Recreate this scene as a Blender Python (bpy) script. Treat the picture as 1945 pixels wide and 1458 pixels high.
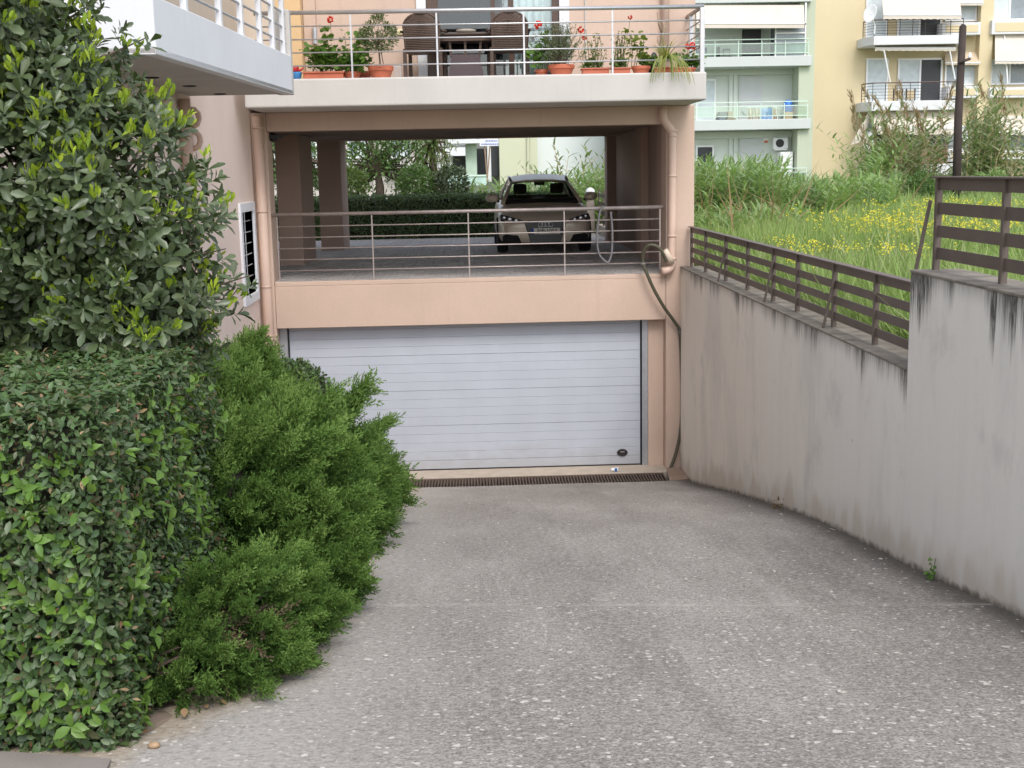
import bpy, bmesh, math, random
import numpy as np
from mathutils import Matrix, Vector

# ------------------------------------------------------------------ camera, sky, sun, exposure
for o in list(bpy.data.objects):
    bpy.data.objects.remove(o)
SC = bpy.context.scene
COL = SC.collection
R = math.radians
EYE = np.array([0.0, 0.0, 4.4])
FPX, CX, CY = 2330.0, 972.5, 729.0            # focal length and centre in units of the 1945 px wide frame
CAMR = np.array([[0.99919806, -0.03486597, -0.01968766],      # right, down, forward of the camera in the world
                 [-0.02536542, -0.17073759, -0.98498999],
                 [0.03098121, 0.98469947, -0.17148506]])
cam_data = bpy.data.cameras.new('camera')
cam = bpy.data.objects.new('camera', cam_data)
COL.objects.link(cam)
cam_data.sensor_width = 36.0
cam_data.lens = FPX / 1945.0 * 36.0
cam_data.clip_start = 0.1
cam_data.clip_end = 1500.0
mw = Matrix.Identity(4)
for i in range(3):
    mw[i][0], mw[i][1], mw[i][2], mw[i][3] = CAMR[0][i], -CAMR[1][i], -CAMR[2][i], EYE[i]
cam.matrix_world = mw
SC.camera = cam

world = bpy.data.worlds.new('World')
SC.world = world
world.use_nodes = True
wn = world.node_tree
wn.nodes.clear()
sky = wn.nodes.new('ShaderNodeTexSky')
sky.sky_type = 'NISHITA'
sky.sun_disc = False
SUN_EL, SUN_ROT = R(50), R(168)
sky.sun_elevation = SUN_EL
sky.sun_rotation = SUN_ROT
sky.air_density = 1.0
sky.dust_density = 1.5
sky.ozone_density = 1.0
hs = wn.nodes.new('ShaderNodeHueSaturation')
hs.inputs['Saturation'].default_value = 0.45
bg = wn.nodes.new('ShaderNodeBackground')
bg.inputs['Strength'].default_value = 0.15
wo = wn.nodes.new('ShaderNodeOutputWorld')
wn.links.new(sky.outputs[0], hs.inputs['Color'])
wn.links.new(hs.outputs[0], bg.inputs['Color'])
wn.links.new(bg.outputs[0], wo.inputs['Surface'])

sl = bpy.data.lights.new('sun', 'SUN')
sl.energy = 1.0
sl.angle = R(25)
sl.color = (1.0, 0.965, 0.91)
sun = bpy.data.objects.new('sun', sl)
COL.objects.link(sun)
sd = Vector((math.sin(SUN_ROT) * math.cos(SUN_EL), math.cos(SUN_ROT) * math.cos(SUN_EL), math.sin(SUN_EL)))
sun.rotation_euler = (-sd).to_track_quat('-Z', 'Y').to_euler()
SC.view_settings.view_transform = 'Standard'
SC.view_settings.look = 'None'
SC.view_settings.exposure = 1.08
SC.view_settings.gamma = 1.0
SC.view_settings.use_curve_mapping = False

rng = np.random.default_rng(7)
random.seed(7)
TAU = math.tau


def at(px, py, Y):
    """where the sight line through a point of the photograph meets the upright plane y = Y (survey of the place)"""
    r = CAMR.T @ np.array([(px - CX) / FPX, (py - CY) / FPX, 1.0])
    return EYE + r * (Y / r[1])


def px_of(P):
    c = (np.asarray(P) - EYE) @ CAMR.T
    return CX + FPX * c[..., 0] / c[..., 2], CY + FPX * c[..., 1] / c[..., 2]


# ------------------------------------------------------------------ helpers
class MB:
    def __init__(s):
        s.v, s.f = [], []

    def add(s, v, f):
        n = len(s.v)
        s.v += [tuple(map(float, p)) for p in v]
        s.f += [tuple(i + n for i in q) for q in f]
        return s

    def box(s, x0, x1, y0, y1, z0, z1):
        return s.add([(x0, y0, z0), (x1, y0, z0), (x1, y1, z0), (x0, y1, z0), (x0, y0, z1), (x1, y0, z1), (x1, y1, z1), (x0, y1, z1)],
                     [(0, 3, 2, 1), (4, 5, 6, 7), (0, 1, 5, 4), (1, 2, 6, 5), (2, 3, 7, 6), (3, 0, 4, 7)])

    def bar(s, a, b, w, h=None, up=(0, 0, 1)):
        """square bar from a to b"""
        a, b = Vector(a), Vector(b)
        h = h or w
        d = (b - a).normalized()
        u = Vector(up)
        if abs(d.dot(u)) > 0.98:
            u = Vector((0, 1, 0))
        si = d.cross(u).normalized()
        u = si.cross(d).normalized()
        si, u = si * w / 2, u * h / 2
        P = [a - si - u, a + si - u, a + si + u, a - si + u, b - si - u, b + si - u, b + si + u, b - si + u]
        return s.add(P, [(0, 3, 2, 1), (4, 5, 6, 7), (0, 1, 5, 4), (1, 2, 6, 5), (2, 3, 7, 6), (3, 0, 4, 7)])

    def tube(s, path, r, n=8, cap=True):
        path = [Vector(p) for p in path]
        m = len(path)
        rs = list(r) if hasattr(r, '__len__') else [r] * m
        V, F = [], []
        prev = None
        for i, p in enumerate(path):
            d = (path[min(i + 1, m - 1)] - path[max(i - 1, 0)]).normalized()
            if prev is None:
                u = Vector((0, 0, 1)) if abs(d.z) < 0.9 else Vector((1, 0, 0))
            else:
                u = prev
            si = d.cross(u).normalized()
            u = si.cross(d).normalized()
            prev = u
            for k in range(n):
                a = TAU * k / n
                V.append(p + (si * math.cos(a) + u * math.sin(a)) * rs[i])
        for i in range(m - 1):
            for k in range(n):
                F.append((i * n + k, i * n + (k + 1) % n, (i + 1) * n + (k + 1) % n, (i + 1) * n + k))
        if cap:
            F.append(tuple(range(n))[::-1])
            F.append(tuple((m - 1) * n + k for k in range(n)))
        return s.add(V, F)

    def lathe(s, prof, c=(0, 0, 0), n=20, sx=1.0, sy=1.0):
        V, F = [], []
        for r, z in prof:
            for k in range(n):
                a = TAU * k / n
                V.append((c[0] + r * sx * math.cos(a), c[1] + r * sy * math.sin(a), c[2] + z))
        m = len(prof)
        for i in range(m - 1):
            for k in range(n):
                F.append((i * n + k, i * n + (k + 1) % n, (i + 1) * n + (k + 1) % n, (i + 1) * n + k))
        F.append(tuple(range(n))[::-1])
        F.append(tuple((m - 1) * n + k for k in range(n)))
        return s.add(V, F)

    def prism(s, pts, ext):
        """flat outline pushed along the vector ext"""
        n = len(pts)
        e = Vector(ext)
        V = [Vector(p) for p in pts] + [Vector(p) + e for p in pts]
        F = [tuple(range(n))[::-1], tuple(range(n, 2 * n))]
        F += [(i, (i + 1) % n, n + (i + 1) % n, n + i) for i in range(n)]
        return s.add(V, F)

    def sheet(s, A, B, th):
        """strip between two polylines, with thickness along th"""
        n = len(A)
        t = Vector(th)
        V = [Vector(p) for p in A] + [Vector(p) for p in B]
        V += [p + t for p in V]
        F = []
        for i in range(n - 1):
            F.append((i, i + 1, n + i + 1, n + i))
            F.append((2 * n + i, 3 * n + i, 3 * n + i + 1, 2 * n + i + 1))
            F.append((i, 2 * n + i, 2 * n + i + 1, i + 1))
            F.append((n + i, n + i + 1, 3 * n + i + 1, 3 * n + i))
        F.append((0, n, 3 * n, 2 * n))
        F.append((n - 1, 3 * n - 1, 4 * n - 1, 2 * n - 1))
        return s.add(V, F)

    def mesh(s, name, m, smooth=False, flip=True):
        me = bpy.data.meshes.new(name)
        me.from_pydata(s.v, [], s.f)
        bm = bmesh.new()
        bm.from_mesh(me)
        bmesh.ops.recalc_face_normals(bm, faces=bm.faces)
        bm.to_mesh(me)
        bm.free()
        if m:
            me.materials.append(m)
        if smooth:
            me.shade_smooth()
        return me

    def build(s, name, m, parent=None, smooth=False, **kw):
        return link(name, s.mesh(name, m, smooth), parent, **kw)


def link(name, data, parent=None, mat_w=None, label=None, cat=None, group=None, kind=None, bevel=0, seg=2):
    o = bpy.data.objects.new(name, data)
    COL.objects.link(o)
    if parent is not None:
        o.parent = parent
        if parent.get('_loc') is not None:
            o.matrix_parent_inverse = Matrix.Translation(-Vector(parent['_loc']))
        elif parent.parent is None:
            o.matrix_parent_inverse = parent.matrix_basis.inverted()
    elif data is not None and mat_w is None and kind not in ('structure', 'stuff'):
        v = np.empty(len(data.vertices) * 3)
        data.vertices.foreach_get('co', v)
        v = v.reshape(-1, 3)
        c = np.array([(v[:, 0].min() + v[:, 0].max()) / 2, (v[:, 1].min() + v[:, 1].max()) / 2, v[:, 2].min()])
        data.vertices.foreach_set('co', (v - c).ravel())
        o.location = c
    if mat_w is not None:
        o.matrix_basis = mat_w
    tag(o, label, cat, group, kind)
    if bevel:
        b = o.modifiers.new('bevel', 'BEVEL')
        b.width = bevel
        b.segments = seg
        b.limit_method = 'ANGLE'
        b.angle_limit = R(40)
    return o


def tag(o, label=None, cat=None, group=None, kind=None):
    if label:
        o['label'] = label
    if cat:
        o['category'] = cat
    if group:
        o['group'] = group
    if kind:
        o['kind'] = kind
    return o


def thing(name, label, cat, loc, group=None):
    o = bpy.data.objects.new(name, None)
    o.empty_display_size = 0.1
    COL.objects.link(o)
    o.location = loc
    o['_loc'] = [float(c) for c in loc]
    return tag(o, label, cat, group)


def dup(root, loc, rotz=0.0, label=None):
    r = root.copy()
    COL.objects.link(r)
    r.location = loc
    r.rotation_euler = (0, 0, rotz)
    if label:
        r['label'] = label

    def rec(a, b):
        for ch in [c for c in a.children]:
            if ch.get('_done'):
                continue
            c = ch.copy()
            COL.objects.link(c)
            c.parent = b
            rec(ch, c)
    rec(root, r)
    return r


def np_mesh(name, V, F, m, attr=None, smooth=False):
    """V (n,3), F (k,3 or 4) -> one mesh, fast; attr: per-vertex float called tint"""
    me = bpy.data.meshes.new(name)
    V = np.asarray(V, np.float32)
    F = np.asarray(F, np.int32)
    k = F.shape[1]
    me.vertices.add(len(V))
    me.vertices.foreach_set('co', V.ravel())
    me.loops.add(F.size)
    me.loops.foreach_set('vertex_index', F.ravel())
    me.polygons.add(len(F))
    me.polygons.foreach_set('loop_start', np.arange(0, F.size, k, dtype=np.int32))
    if smooth:
        me.polygons.foreach_set('use_smooth', np.ones(len(F), bool))
    me.update(calc_edges=True)
    if attr is not None:
        a = me.attributes.new('tint', 'FLOAT', 'POINT')
        a.data.foreach_set('value', np.asarray(attr, np.float32))
    if m:
        me.materials.append(m)
    return me


def unit(a):
    return a / np.maximum(np.linalg.norm(a, axis=-1, keepdims=True), 1e-9)


def frames(ax, up):
    """axis, side, normal for arrays of directions"""
    ax = unit(ax)
    si = np.cross(ax, up)
    bad = np.linalg.norm(si, axis=1) < 1e-3
    si[bad] = np.cross(ax[bad], np.array([1.0, 0.3, 0.1]))
    si = unit(si)
    return ax, si, np.cross(si, ax)


def scatter(T, TF, P, ax, up, L, W=None, tint=None):
    """copies of a template (n,3: side, along, normal) on points P, merged; returns V, F, tint"""
    ax, si, no = frames(np.array(ax, float), np.array(up, float))
    L = np.broadcast_to(L, len(P))
    W = L if W is None else np.broadcast_to(W, len(P))
    V = (P[:, None, :] + T[None, :, 0, None] * (si * W[:, None])[:, None, :]
         + T[None, :, 1, None] * (ax * L[:, None])[:, None, :] + T[None, :, 2, None] * (no * L[:, None])[:, None, :])
    n = len(T)
    F = TF[None] + (np.arange(len(P)) * n)[:, None, None]
    tint = rng.random(len(P)) if tint is None else tint
    return V.reshape(-1, 3), F.reshape(-1, TF.shape[1]), np.repeat(tint, n)


def merge(parts):
    V, F, A, n = [], [], [], 0
    for v, f, a in parts:
        V.append(v)
        F.append(f + n)
        A.append(a)
        n += len(v)
    return np.concatenate(V), np.concatenate(F), np.concatenate(A)


# leaf outlines: side, along, normal
LEAF = np.array([(0, 0, 0), (-.34, .3, .06), (0, .33, 0), (.34, .3, .06), (-.36, .62, .02), (0, .66, -.04), (.36, .62, .02), (0, 1, -.14)], float)
LEAF_F = np.array([(0, 2, 1), (0, 3, 2), (1, 2, 4), (2, 5, 4), (2, 3, 5), (3, 6, 5), (4, 5, 7), (5, 6, 7)])
BLUNT = np.array([(0, 0, 0), (-.2, .3, .04), (0, .33, 0), (.2, .3, .04), (-.42, .68, .03), (0, .7, -.05), (.42, .68, .03), (-.2, .95, -.06), (0, 1, -.1), (.2, .95, -.06)], float)
BLUNT_F = np.array([(0, 2, 1), (0, 3, 2), (1, 2, 4), (2, 5, 4), (2, 3, 5), (3, 6, 5), (4, 5, 7), (5, 8, 7), (5, 6, 8), (6, 9, 8)])
ROUND = np.array([(0, 0, 0)] + [(.5 * math.sin(a), .5 - .5 * math.cos(a), .06 * math.cos(3 * a)) for a in np.linspace(.5, TAU - .5, 8)] + [(0, .5, -.05)], float)
ROUND_F = np.array([(9, i, i + 1) for i in range(0, 8)] + [(9, 8, 0)])
DIAM = np.array([(0, 0, 0), (-.5, .45, 0), (.5, .45, 0), (0, 1, 0)], float)
DIAM_F = np.array([(0, 2, 1), (1, 2, 3)])


# ------------------------------------------------------------------ materials
MATS = {}


def nt(name):
    m = bpy.data.materials.new(name)
    m.use_nodes = True
    t = m.node_tree
    t.nodes.clear()
    out = t.nodes.new('ShaderNodeOutputMaterial')
    b = t.nodes.new('ShaderNodeBsdfPrincipled')
    t.links.new(b.outputs[0], out.inputs[0])
    MATS[name] = m
    return m, t, b, out


def N(t, typ, **kw):
    n = t.nodes.new(typ)
    for k, v in kw.items():
        setattr(n, k, v)
    return n


def pos(t, scale=(1, 1, 1)):
    g = N(t, 'ShaderNodeNewGeometry')
    mp = N(t, 'ShaderNodeMapping')
    mp.inputs['Scale'].default_value = scale
    t.links.new(g.outputs['Position'], mp.inputs[0])
    return mp.outputs[0]


def noise(t, vec, scale, detail=4, rough=.55):
    n = N(t, 'ShaderNodeTexNoise')
    n.inputs['Scale'].default_value = scale
    n.inputs['Detail'].default_value = detail
    n.inputs['Roughness'].default_value = rough
    t.links.new(vec, n.inputs['Vector'])
    return n.outputs['Fac']


def ramp(t, fac, stops, interp='LINEAR'):
    r = N(t, 'ShaderNodeValToRGB')
    r.color_ramp.interpolation = interp
    e = r.color_ramp.elements
    e[0].position, e[0].color = stops[0][0], (*stops[0][1], 1)
    e[1].position, e[1].color = stops[-1][0], (*stops[-1][1], 1)
    for p, c in stops[1:-1]:
        x = e.new(p)
        x.color = (*c, 1)
    t.links.new(fac, r.inputs[0])
    return r.outputs[0]


def fmap(t, fac, a, b, c=0., d=1., smooth=True):
    m = N(t, 'ShaderNodeMapRange')
    m.interpolation_type = 'SMOOTHSTEP' if smooth else 'LINEAR'
    for i, v in zip((1, 2, 3, 4), (a, b, c, d)):
        if isinstance(v, (int, float)):
            m.inputs[i].default_value = v
        else:
            t.links.new(v, m.inputs[i])
    t.links.new(fac, m.inputs[0])
    return m.outputs[0]


def math_(t, op, a, b=None):
    m = N(t, 'ShaderNodeMath', operation=op)
    for i, v in enumerate((a, b)):
        if v is None:
            continue
        if isinstance(v, (int, float)):
            m.inputs[i].default_value = v
        else:
            t.links.new(v, m.inputs[i])
    return m.outputs[0]


def mix(t, fac, a, b, mode='MIX'):
    m = N(t, 'ShaderNodeMix', data_type='RGBA', blend_type=mode)
    for i, v in ((0, fac), (6, a), (7, b)):
        if isinstance(v, (int, float)):
            m.inputs[i].default_value = v
        elif isinstance(v, tuple):
            m.inputs[i].default_value = (*v, 1)
        else:
            t.links.new(v, m.inputs[i])
    return m.outputs[2]


def bump(t, b, h, strength=.2, dist=.01):
    n = N(t, 'ShaderNodeBump')
    n.inputs['Strength'].default_value = strength
    n.inputs['Distance'].default_value = dist
    t.links.new(h, n.inputs['Height'])
    t.links.new(n.outputs[0], b.inputs['Normal'])


def pm(name, col, rough=.6, var=.1, scale=3., grain=60., bstr=.08, metal=0., spec=.4, streak=0.):
    """plain surface with mottling, grain and, if asked, faint vertical rain streaks"""
    if name in MATS:
        return MATS[name]
    m, t, b, _ = nt(name)
    p = pos(t)
    n1 = noise(t, p, scale, 5)
    n2 = noise(t, p, grain, 3)
    c = np.array(col)
    c1 = ramp(t, n1, [(.3, tuple(c * (1 - var))), (.7, tuple(np.minimum(c * (1 + var), .95)))])
    c2 = mix(t, .25 * min(1, var * 5), c1, ramp(t, n2, [(.3, tuple(c * .7)), (.7, tuple(np.minimum(c * 1.25, .95)))]))
    if streak:
        ns = noise(t, pos(t, (5, 5, .25)), 2.2, 5, .6)
        c2 = mix(t, fmap(t, ns, .5, .8, 0, streak), c2, tuple(c * .62))
    t.links.new(c2, b.inputs['Base Color'])
    b.inputs['Roughness'].default_value = rough
    b.inputs['Metallic'].default_value = metal
    b.inputs['Specular IOR Level'].default_value = spec
    if bstr:
        bump(t, b, n2, bstr, .004)
    return m


def leafm(name, cols, rough=.45, trans=.25, spec=.4, rand=True):
    """leaf colours by the leaf's own tint (attribute plus object random), with light coming through"""
    m, t, b, out = nt(name)
    a = N(t, 'ShaderNodeAttribute', attribute_name='tint')
    oi = N(t, 'ShaderNodeObjectInfo')
    f = math_(t, 'FRACT', math_(t, 'ADD', a.outputs['Fac'], oi.outputs['Random']))
    if not rand:
        f = a.outputs['Fac']
    k = len(cols)
    c = ramp(t, f, [(i / (k - 1), cols[i]) for i in range(k)])
    n = noise(t, pos(t), 60, 2)
    c = mix(t, .35, c, mix(t, n, c, tuple(np.array(cols[0]) * .6)))
    t.links.new(c, b.inputs['Base Color'])
    b.inputs['Roughness'].default_value = rough
    b.inputs['Specular IOR Level'].default_value = spec
    tr = N(t, 'ShaderNodeBsdfTranslucent')
    t.links.new(mix(t, .5, c, (.25, .4, .03)), tr.inputs['Color'])
    ms = N(t, 'ShaderNodeMixShader')
    ms.inputs[0].default_value = trans
    t.links.new(b.outputs[0], ms.inputs[1])
    t.links.new(tr.outputs[0], ms.inputs[2])
    t.links.new(ms.outputs[0], out.inputs[0])
    return m


def glassm(name, tint=(.9, .95, .95), refl=.06):
    m, t, b, out = nt(name)
    tr = N(t, 'ShaderNodeBsdfTransparent')
    tr.inputs[0].default_value = (*tint, 1)
    gl = N(t, 'ShaderNodeBsdfGlossy')
    gl.inputs['Roughness'].default_value = .02
    lw = N(t, 'ShaderNodeFresnel')
    ge = N(t, 'ShaderNodeNewGeometry')
    t.links.new(math_(t, 'ADD', math_(t, 'MULTIPLY', ge.outputs['Backfacing'], 1 / 1.45 - 1.45), 1.45), lw.inputs[0])
    ms = N(t, 'ShaderNodeMixShader')
    t.links.new(math_(t, 'ADD', math_(t, 'MULTIPLY', lw.outputs[0], 1.0), refl), ms.inputs[0])
    t.links.new(tr.outputs[0], ms.inputs[1])
    t.links.new(gl.outputs[0], ms.inputs[2])
    t.links.new(ms.outputs[0], out.inputs[0])
    return m


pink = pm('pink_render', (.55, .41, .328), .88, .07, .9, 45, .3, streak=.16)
pink_wing = pm('wing_render', (.74, .60, .525), .88, .07, .9, 45, .3, streak=.18)
cream = pm('cream_render', (.51, .485, .455), .85, .06, 1.2, 45, .25, streak=.16)
white_paint = pm('white_paint', (.68, .685, .71), .75, .04, 1.5, 90, .08, streak=.10)
ochre = pm('ochre_render', (.64, .44, .24), .85, .05, 1.2, 90, .1)
ceil_m = pm('shaded_ceiling_paint', (.30, .225, .185), .9, .06, 1.0, 60, .05)  # shade inside the deck put into a darker ceiling colour
steel = pm('galvanised_steel', (.47, .49, .52), .42, .08, 14, 200, .05, metal=.6)
stainless = pm('brushed_steel', (.52, .515, .525), .35, .08, 9, 120, .03, metal=.75)
rusty_rail = pm('tarnished_steel', (.42, .36, .335), .5, .2, 9, 120, .05, metal=.55)
brown_fence = pm('brown_fence_paint', (.115, .087, .072), .5, .16, 5, 80, .08)
shaded_pink = pm('shaded_deck_render', (.43, .31, .255), .88, .06, 1.2, 60, .1)  # pink render darkened, the deck's shade is painted into it
pipe_m = pm('pink_pipe', (.60, .43, .345), .5, .05, 2, 60, .02)
brown_frame = pm('brown_window_frame', (.085, .05, .038), .4, .1, 6, 80, .02)
dark = pm('dark_interior', (.02, .018, .017), .8, .1, 3, 30, 0)
rubber = pm('black_rubber', (.018, .018, .02), .6, .2, 8, 90, .05)
terracotta = pm('terracotta_plastic', (.50, .14, .075), .5, .08, 5, 70, .03)
soil = pm('garden_soil', (.19, .145, .11), .95, .35, 6, 50, .5)
bark = pm('grey_brown_bark', (.10, .075, .055), .9, .3, 12, 60, .5)
drywood = pm('dry_wood', (.33, .24, .17), .85, .2, 10, 80, .3)
rust = pm('rusty_iron', (.105, .075, .06), .8, .3, 14, 90, .2)
rustplate = pm('rusty_plate', (.26, .185, .14), .75, .2, 8, 90, .1)
sill_m = pm('stone_sill', (.43, .365, .30), .8, .12, 7, 80, .1)
curtain = pm('curtain_cloth', (.72, .76, .76), .9, .05, 3, 60, 0)
glass = glassm('clear_glass')
darkglass = glassm('tinted_glass', (.35, .38, .4), .05)
carglass = glassm('car_glass', (.62, .68, .64), -.03)
rearglass = glassm('rear_car_glass', (.9, .95, .9), -.03)


def streaked(name, base, warm, ztop, amt=.62):
    """plastered retaining wall: rain streaks, black algae running down from the coping, damp at the foot"""
    m, t, b, _ = nt(name)
    g = N(t, 'ShaderNodeNewGeometry')
    sep = N(t, 'ShaderNodeSeparateXYZ')
    t.links.new(g.outputs['Position'], sep.inputs[0])
    y, z = sep.outputs[1], sep.outputs[2]
    hb = N(t, 'ShaderNodeAttribute', attribute_name='tint').outputs['Fac']
    big = noise(t, pos(t, (1, .9, .35)), 1.0, 6, .62)
    st = noise(t, pos(t, (1, 3.2, .12)), 1.6, 6, .62)
    st2 = noise(t, pos(t, (1, 14, .3)), 1.5, 5, .7)
    c = mix(t, fmap(t, y, 8.5, 14.5), base, warm)
    c = mix(t, fmap(t, st, .45, .8, 0, .22), c, tuple(np.array(base) * .74))
    c = mix(t, fmap(t, st2, .52, .8, 0, .18), c, tuple(np.array(warm) * 1.12))
    c = mix(t, fmap(t, big, .48, .62, 0, .30), c, (.47, .445, .42))
    c = mix(t, fmap(t, noise(t, pos(t, (1, .7, .6)), 1.7, 6, .65), .55, .68, 0, .28), c, (.40, .375, .35))
    # algae below the coping
    drop = math_(t, 'SUBTRACT', ztop, z)
    lim = fmap(t, noise(t, pos(t, (1, 5.5, .08)), 1.0, 7, .85), .42, .80, .0, amt, False)
    clus = fmap(t, noise(t, pos(t, (0, 1, 0)), 1.15, 3), .40, .60, .08, 1.25)
    lim = math_(t, 'ADD', math_(t, 'MULTIPLY', lim, clus), .03)
    al = fmap(t, math_(t, 'SUBTRACT', lim, drop), -.10, .20)
    al = math_(t, 'MULTIPLY', al, fmap(t, noise(t, pos(t, (1, 9, 2)), 5, 4), .2, .6, .5, 1))
    c = mix(t, math_(t, 'MULTIPLY', al, .93), c, (.035, .03, .025))
    # pale repair patches and grime near the foot
    ed = noise(t, pos(t, (1, 3, 3)), 1.2, 5)
    foot = fmap(t, math_(t, 'ADD', hb, math_(t, 'MULTIPLY', ed, .5)), .42, .62, 1, 0)
    c = mix(t, math_(t, 'MULTIPLY', foot, .5), c, (.66, .62, .56))
    rusty = fmap(t, math_(t, 'ADD', hb, noise(t, pos(t, (1, 2.2, .8)), 1.4, 5)), .55, .8, 1, 0)
    c = mix(t, math_(t, 'MULTIPLY', rusty, .45), c, (.50, .40, .29))
    moss = fmap(t, math_(t, 'ADD', hb, math_(t, 'MULTIPLY', noise(t, pos(t, (1, 6, 6)), 2, 5), .12)), .05, .12, 1, 0)
    c = mix(t, math_(t, 'MULTIPLY', moss, .85), c, (.09, .075, .055))
    # chips
    vo = N(t, 'ShaderNodeTexVoronoi')
    vo.inputs['Scale'].default_value = 2.2
    t.links.new(pos(t, (1, 1.5, .7)), vo.inputs['Vector'])
    chip = fmap(t, vo.outputs['Distance'], .02, .035, 1, 0)
    c = mix(t, math_(t, 'MULTIPLY', chip, .8), c, (.10, .07, .05))
    t.links.new(c, b.inputs['Base Color'])
    b.inputs['Roughness'].default_value = .85
    b.inputs['Specular IOR Level'].default_value = .25
    bump(t, b, mix(t, .5, noise(t, pos(t), 45, 4), noise(t, pos(t), 6, 4)), .25, .008)
    return m


def driveway_mat():
    m, t, b, _ = nt('worn_concrete')
    g = N(t, 'ShaderNodeNewGeometry')
    sep = N(t, 'ShaderNodeSeparateXYZ')
    t.links.new(g.outputs['Position'], sep.inputs[0])
    x, y = sep.outputs[0], sep.outputs[1]
    p = pos(t, (1, 1, 0))
    big = noise(t, pos(t, (1.2, .5, 0)), .9, 5, .6)
    fine = noise(t, p, 75, 3, .7)
    mid = noise(t, p, 9, 5, .65)
    gr = N(t, 'ShaderNodeTexVoronoi')
    gr.inputs['Scale'].default_value = 55
    t.links.new(p, gr.inputs['Vector'])
    c = ramp(t, big, [(.3, (.205, .184, .163)), (.48, (.285, .26, .233)), (.68, (.40, .37, .335))])
    c = mix(t, fmap(t, mid, .35, .7, 0, .5), c, (.36, .34, .32))
    c = mix(t, fmap(t, fine, .38, .55, .72, 0), c, (.11, .10, .092))
    c = mix(t, fmap(t, fine, .54, .7, 0, .5), c, (.49, .46, .425))
    peb = N(t, 'ShaderNodeSeparateColor')
    t.links.new(gr.outputs['Color'], peb.inputs[0])
    c = mix(t, math_(t, 'MULTIPLY', fmap(t, peb.outputs[0], .82, .86), fmap(t, gr.outputs['Distance'], .35, .5, .4, 0)), c, (.56, .53, .49))
    c = mix(t, math_(t, 'MULTIPLY', fmap(t, peb.outputs[1], .85, .9), .4), c, (.11, .10, .094))
    # scrubbed tracks
    tr = noise(t, pos(t, (3.5, .35, 0)), 1.3, 4)
    c = mix(t, fmap(t, tr, .54, .76, 0, .28), c, (.45, .425, .395))
    tk = noise(t, pos(t, (2.2, .25, 0)), 1.1, 5, .6)
    c = mix(t, fmap(t, tk, .52, .7, 0, .42), c, (.16, .148, .138))
    # dust along the planted edge, grime along the wall and down by the drain
    e1 = fmap(t, math_(t, 'ADD', x, math_(t, 'MULTIPLY', mid, .5)), -.75, .35, 1, 0)
    c = mix(t, math_(t, 'MULTIPLY', e1, .6), c, (.43, .40, .365))
    x2 = math_(t, 'ADD', x, math_(t, 'MULTIPLY', math_(t, 'MAXIMUM', math_(t, 'SUBTRACT', 5.7, y), 0.0), .45))
    e4 = fmap(t, math_(t, 'ADD', x2, math_(t, 'MULTIPLY', noise(t, p, 3, 5), .5)), -.72, -.42, 1, 0)
    c = mix(t, math_(t, 'MULTIPLY', e4, .65), c, (.36, .28, .19))
    e2 = fmap(t, math_(t, 'SUBTRACT', x, math_(t, 'MULTIPLY', big, 1.5)), 1.5, 2.35, 0, 1)
    c = mix(t, math_(t, 'MULTIPLY', e2, .5), c, (.13, .12, .11))
    gm = noise(t, pos(t, (26, 34, 0)), 1.0, 4, .7)
    c = mix(t, fmap(t, gm, .5, .68, 0, .5), c, (.49, .45, .41))
    c = mix(t, fmap(t, gm, .32, .5, .5, 0), c, (.115, .102, .09))
    e3 = fmap(t, math_(t, 'ADD', x, math_(t, 'MULTIPLY', mid, .3)), 2.86, 3.12, 0, 1)
    c = mix(t, math_(t, 'MULTIPLY', e3, .75), c, (.075, .066, .055))
    # pale round lichen and gum spots, thicker near the street
    dist = N(t, 'ShaderNodeTexNoise')
    dist.inputs['Scale'].default_value = 22
    t.links.new(p, dist.inputs['Vector'])
    add = N(t, 'ShaderNodeMix', data_type='VECTOR')
    add.inputs[0].default_value = .035
    t.links.new(p, add.inputs[4])
    t.links.new(dist.outputs['Color'], add.inputs[5])
    near = fmap(t, y, 4.0, 9.0, 1, 0, False)
    for sc, rad, dens in ((11, .23, .30), (17, .25, .66), (28, .28, .6)):
        v = N(t, 'ShaderNodeTexVoronoi')
        v.inputs['Scale'].default_value = sc
        t.links.new(add.outputs[1], v.inputs['Vector'])
        s3 = N(t, 'ShaderNodeSeparateColor')
        t.links.new(v.outputs['Color'], s3.inputs[0])
        clump = fmap(t, noise(t, p, 1.6, 3), .35, .65, .4, 1)
        thr = math_(t, 'MULTIPLY', math_(t, 'MULTIPLY', clump, math_(t, 'ADD', math_(t, 'MULTIPLY', near, .9), .10)), dens)
        on = math_(t, 'LESS_THAN', s3.outputs[0], thr)
        rr = math_(t, 'MULTIPLY', math_(t, 'ADD', math_(t, 'MULTIPLY', s3.outputs[1], .8), .35), rad)
        sp = fmap(t, v.outputs['Distance'], math_(t, 'MULTIPLY', rr, .78), rr, 1, 0)
        c = mix(t, math_(t, 'MULTIPLY', math_(t, 'MULTIPLY', sp, on), .76), c, mix(t, s3.outputs[2], (.60, .55, .49), (.72, .67, .62)))
    # silt line over the joint
    j = math_(t, 'ABSOLUTE', math_(t, 'SUBTRACT', math_(t, 'ADD', y, math_(t, 'MULTIPLY', x, .155)), 7.20))
    jj = fmap(t, math_(t, 'ADD', j, math_(t, 'MULTIPLY', mid, .14)), .06, .14, 1, 0)
    c = mix(t, math_(t, 'MULTIPLY', math_(t, 'MULTIPLY', jj, fmap(t, noise(t, p, 2.6, 5, .7), .35, .7)), .62), c, (.50, .465, .43))
    t.links.new(c, b.inputs['Base Color'])
    b.inputs['Roughness'].default_value = .9
    b.inputs['Specular IOR Level'].default_value = .2
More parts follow.
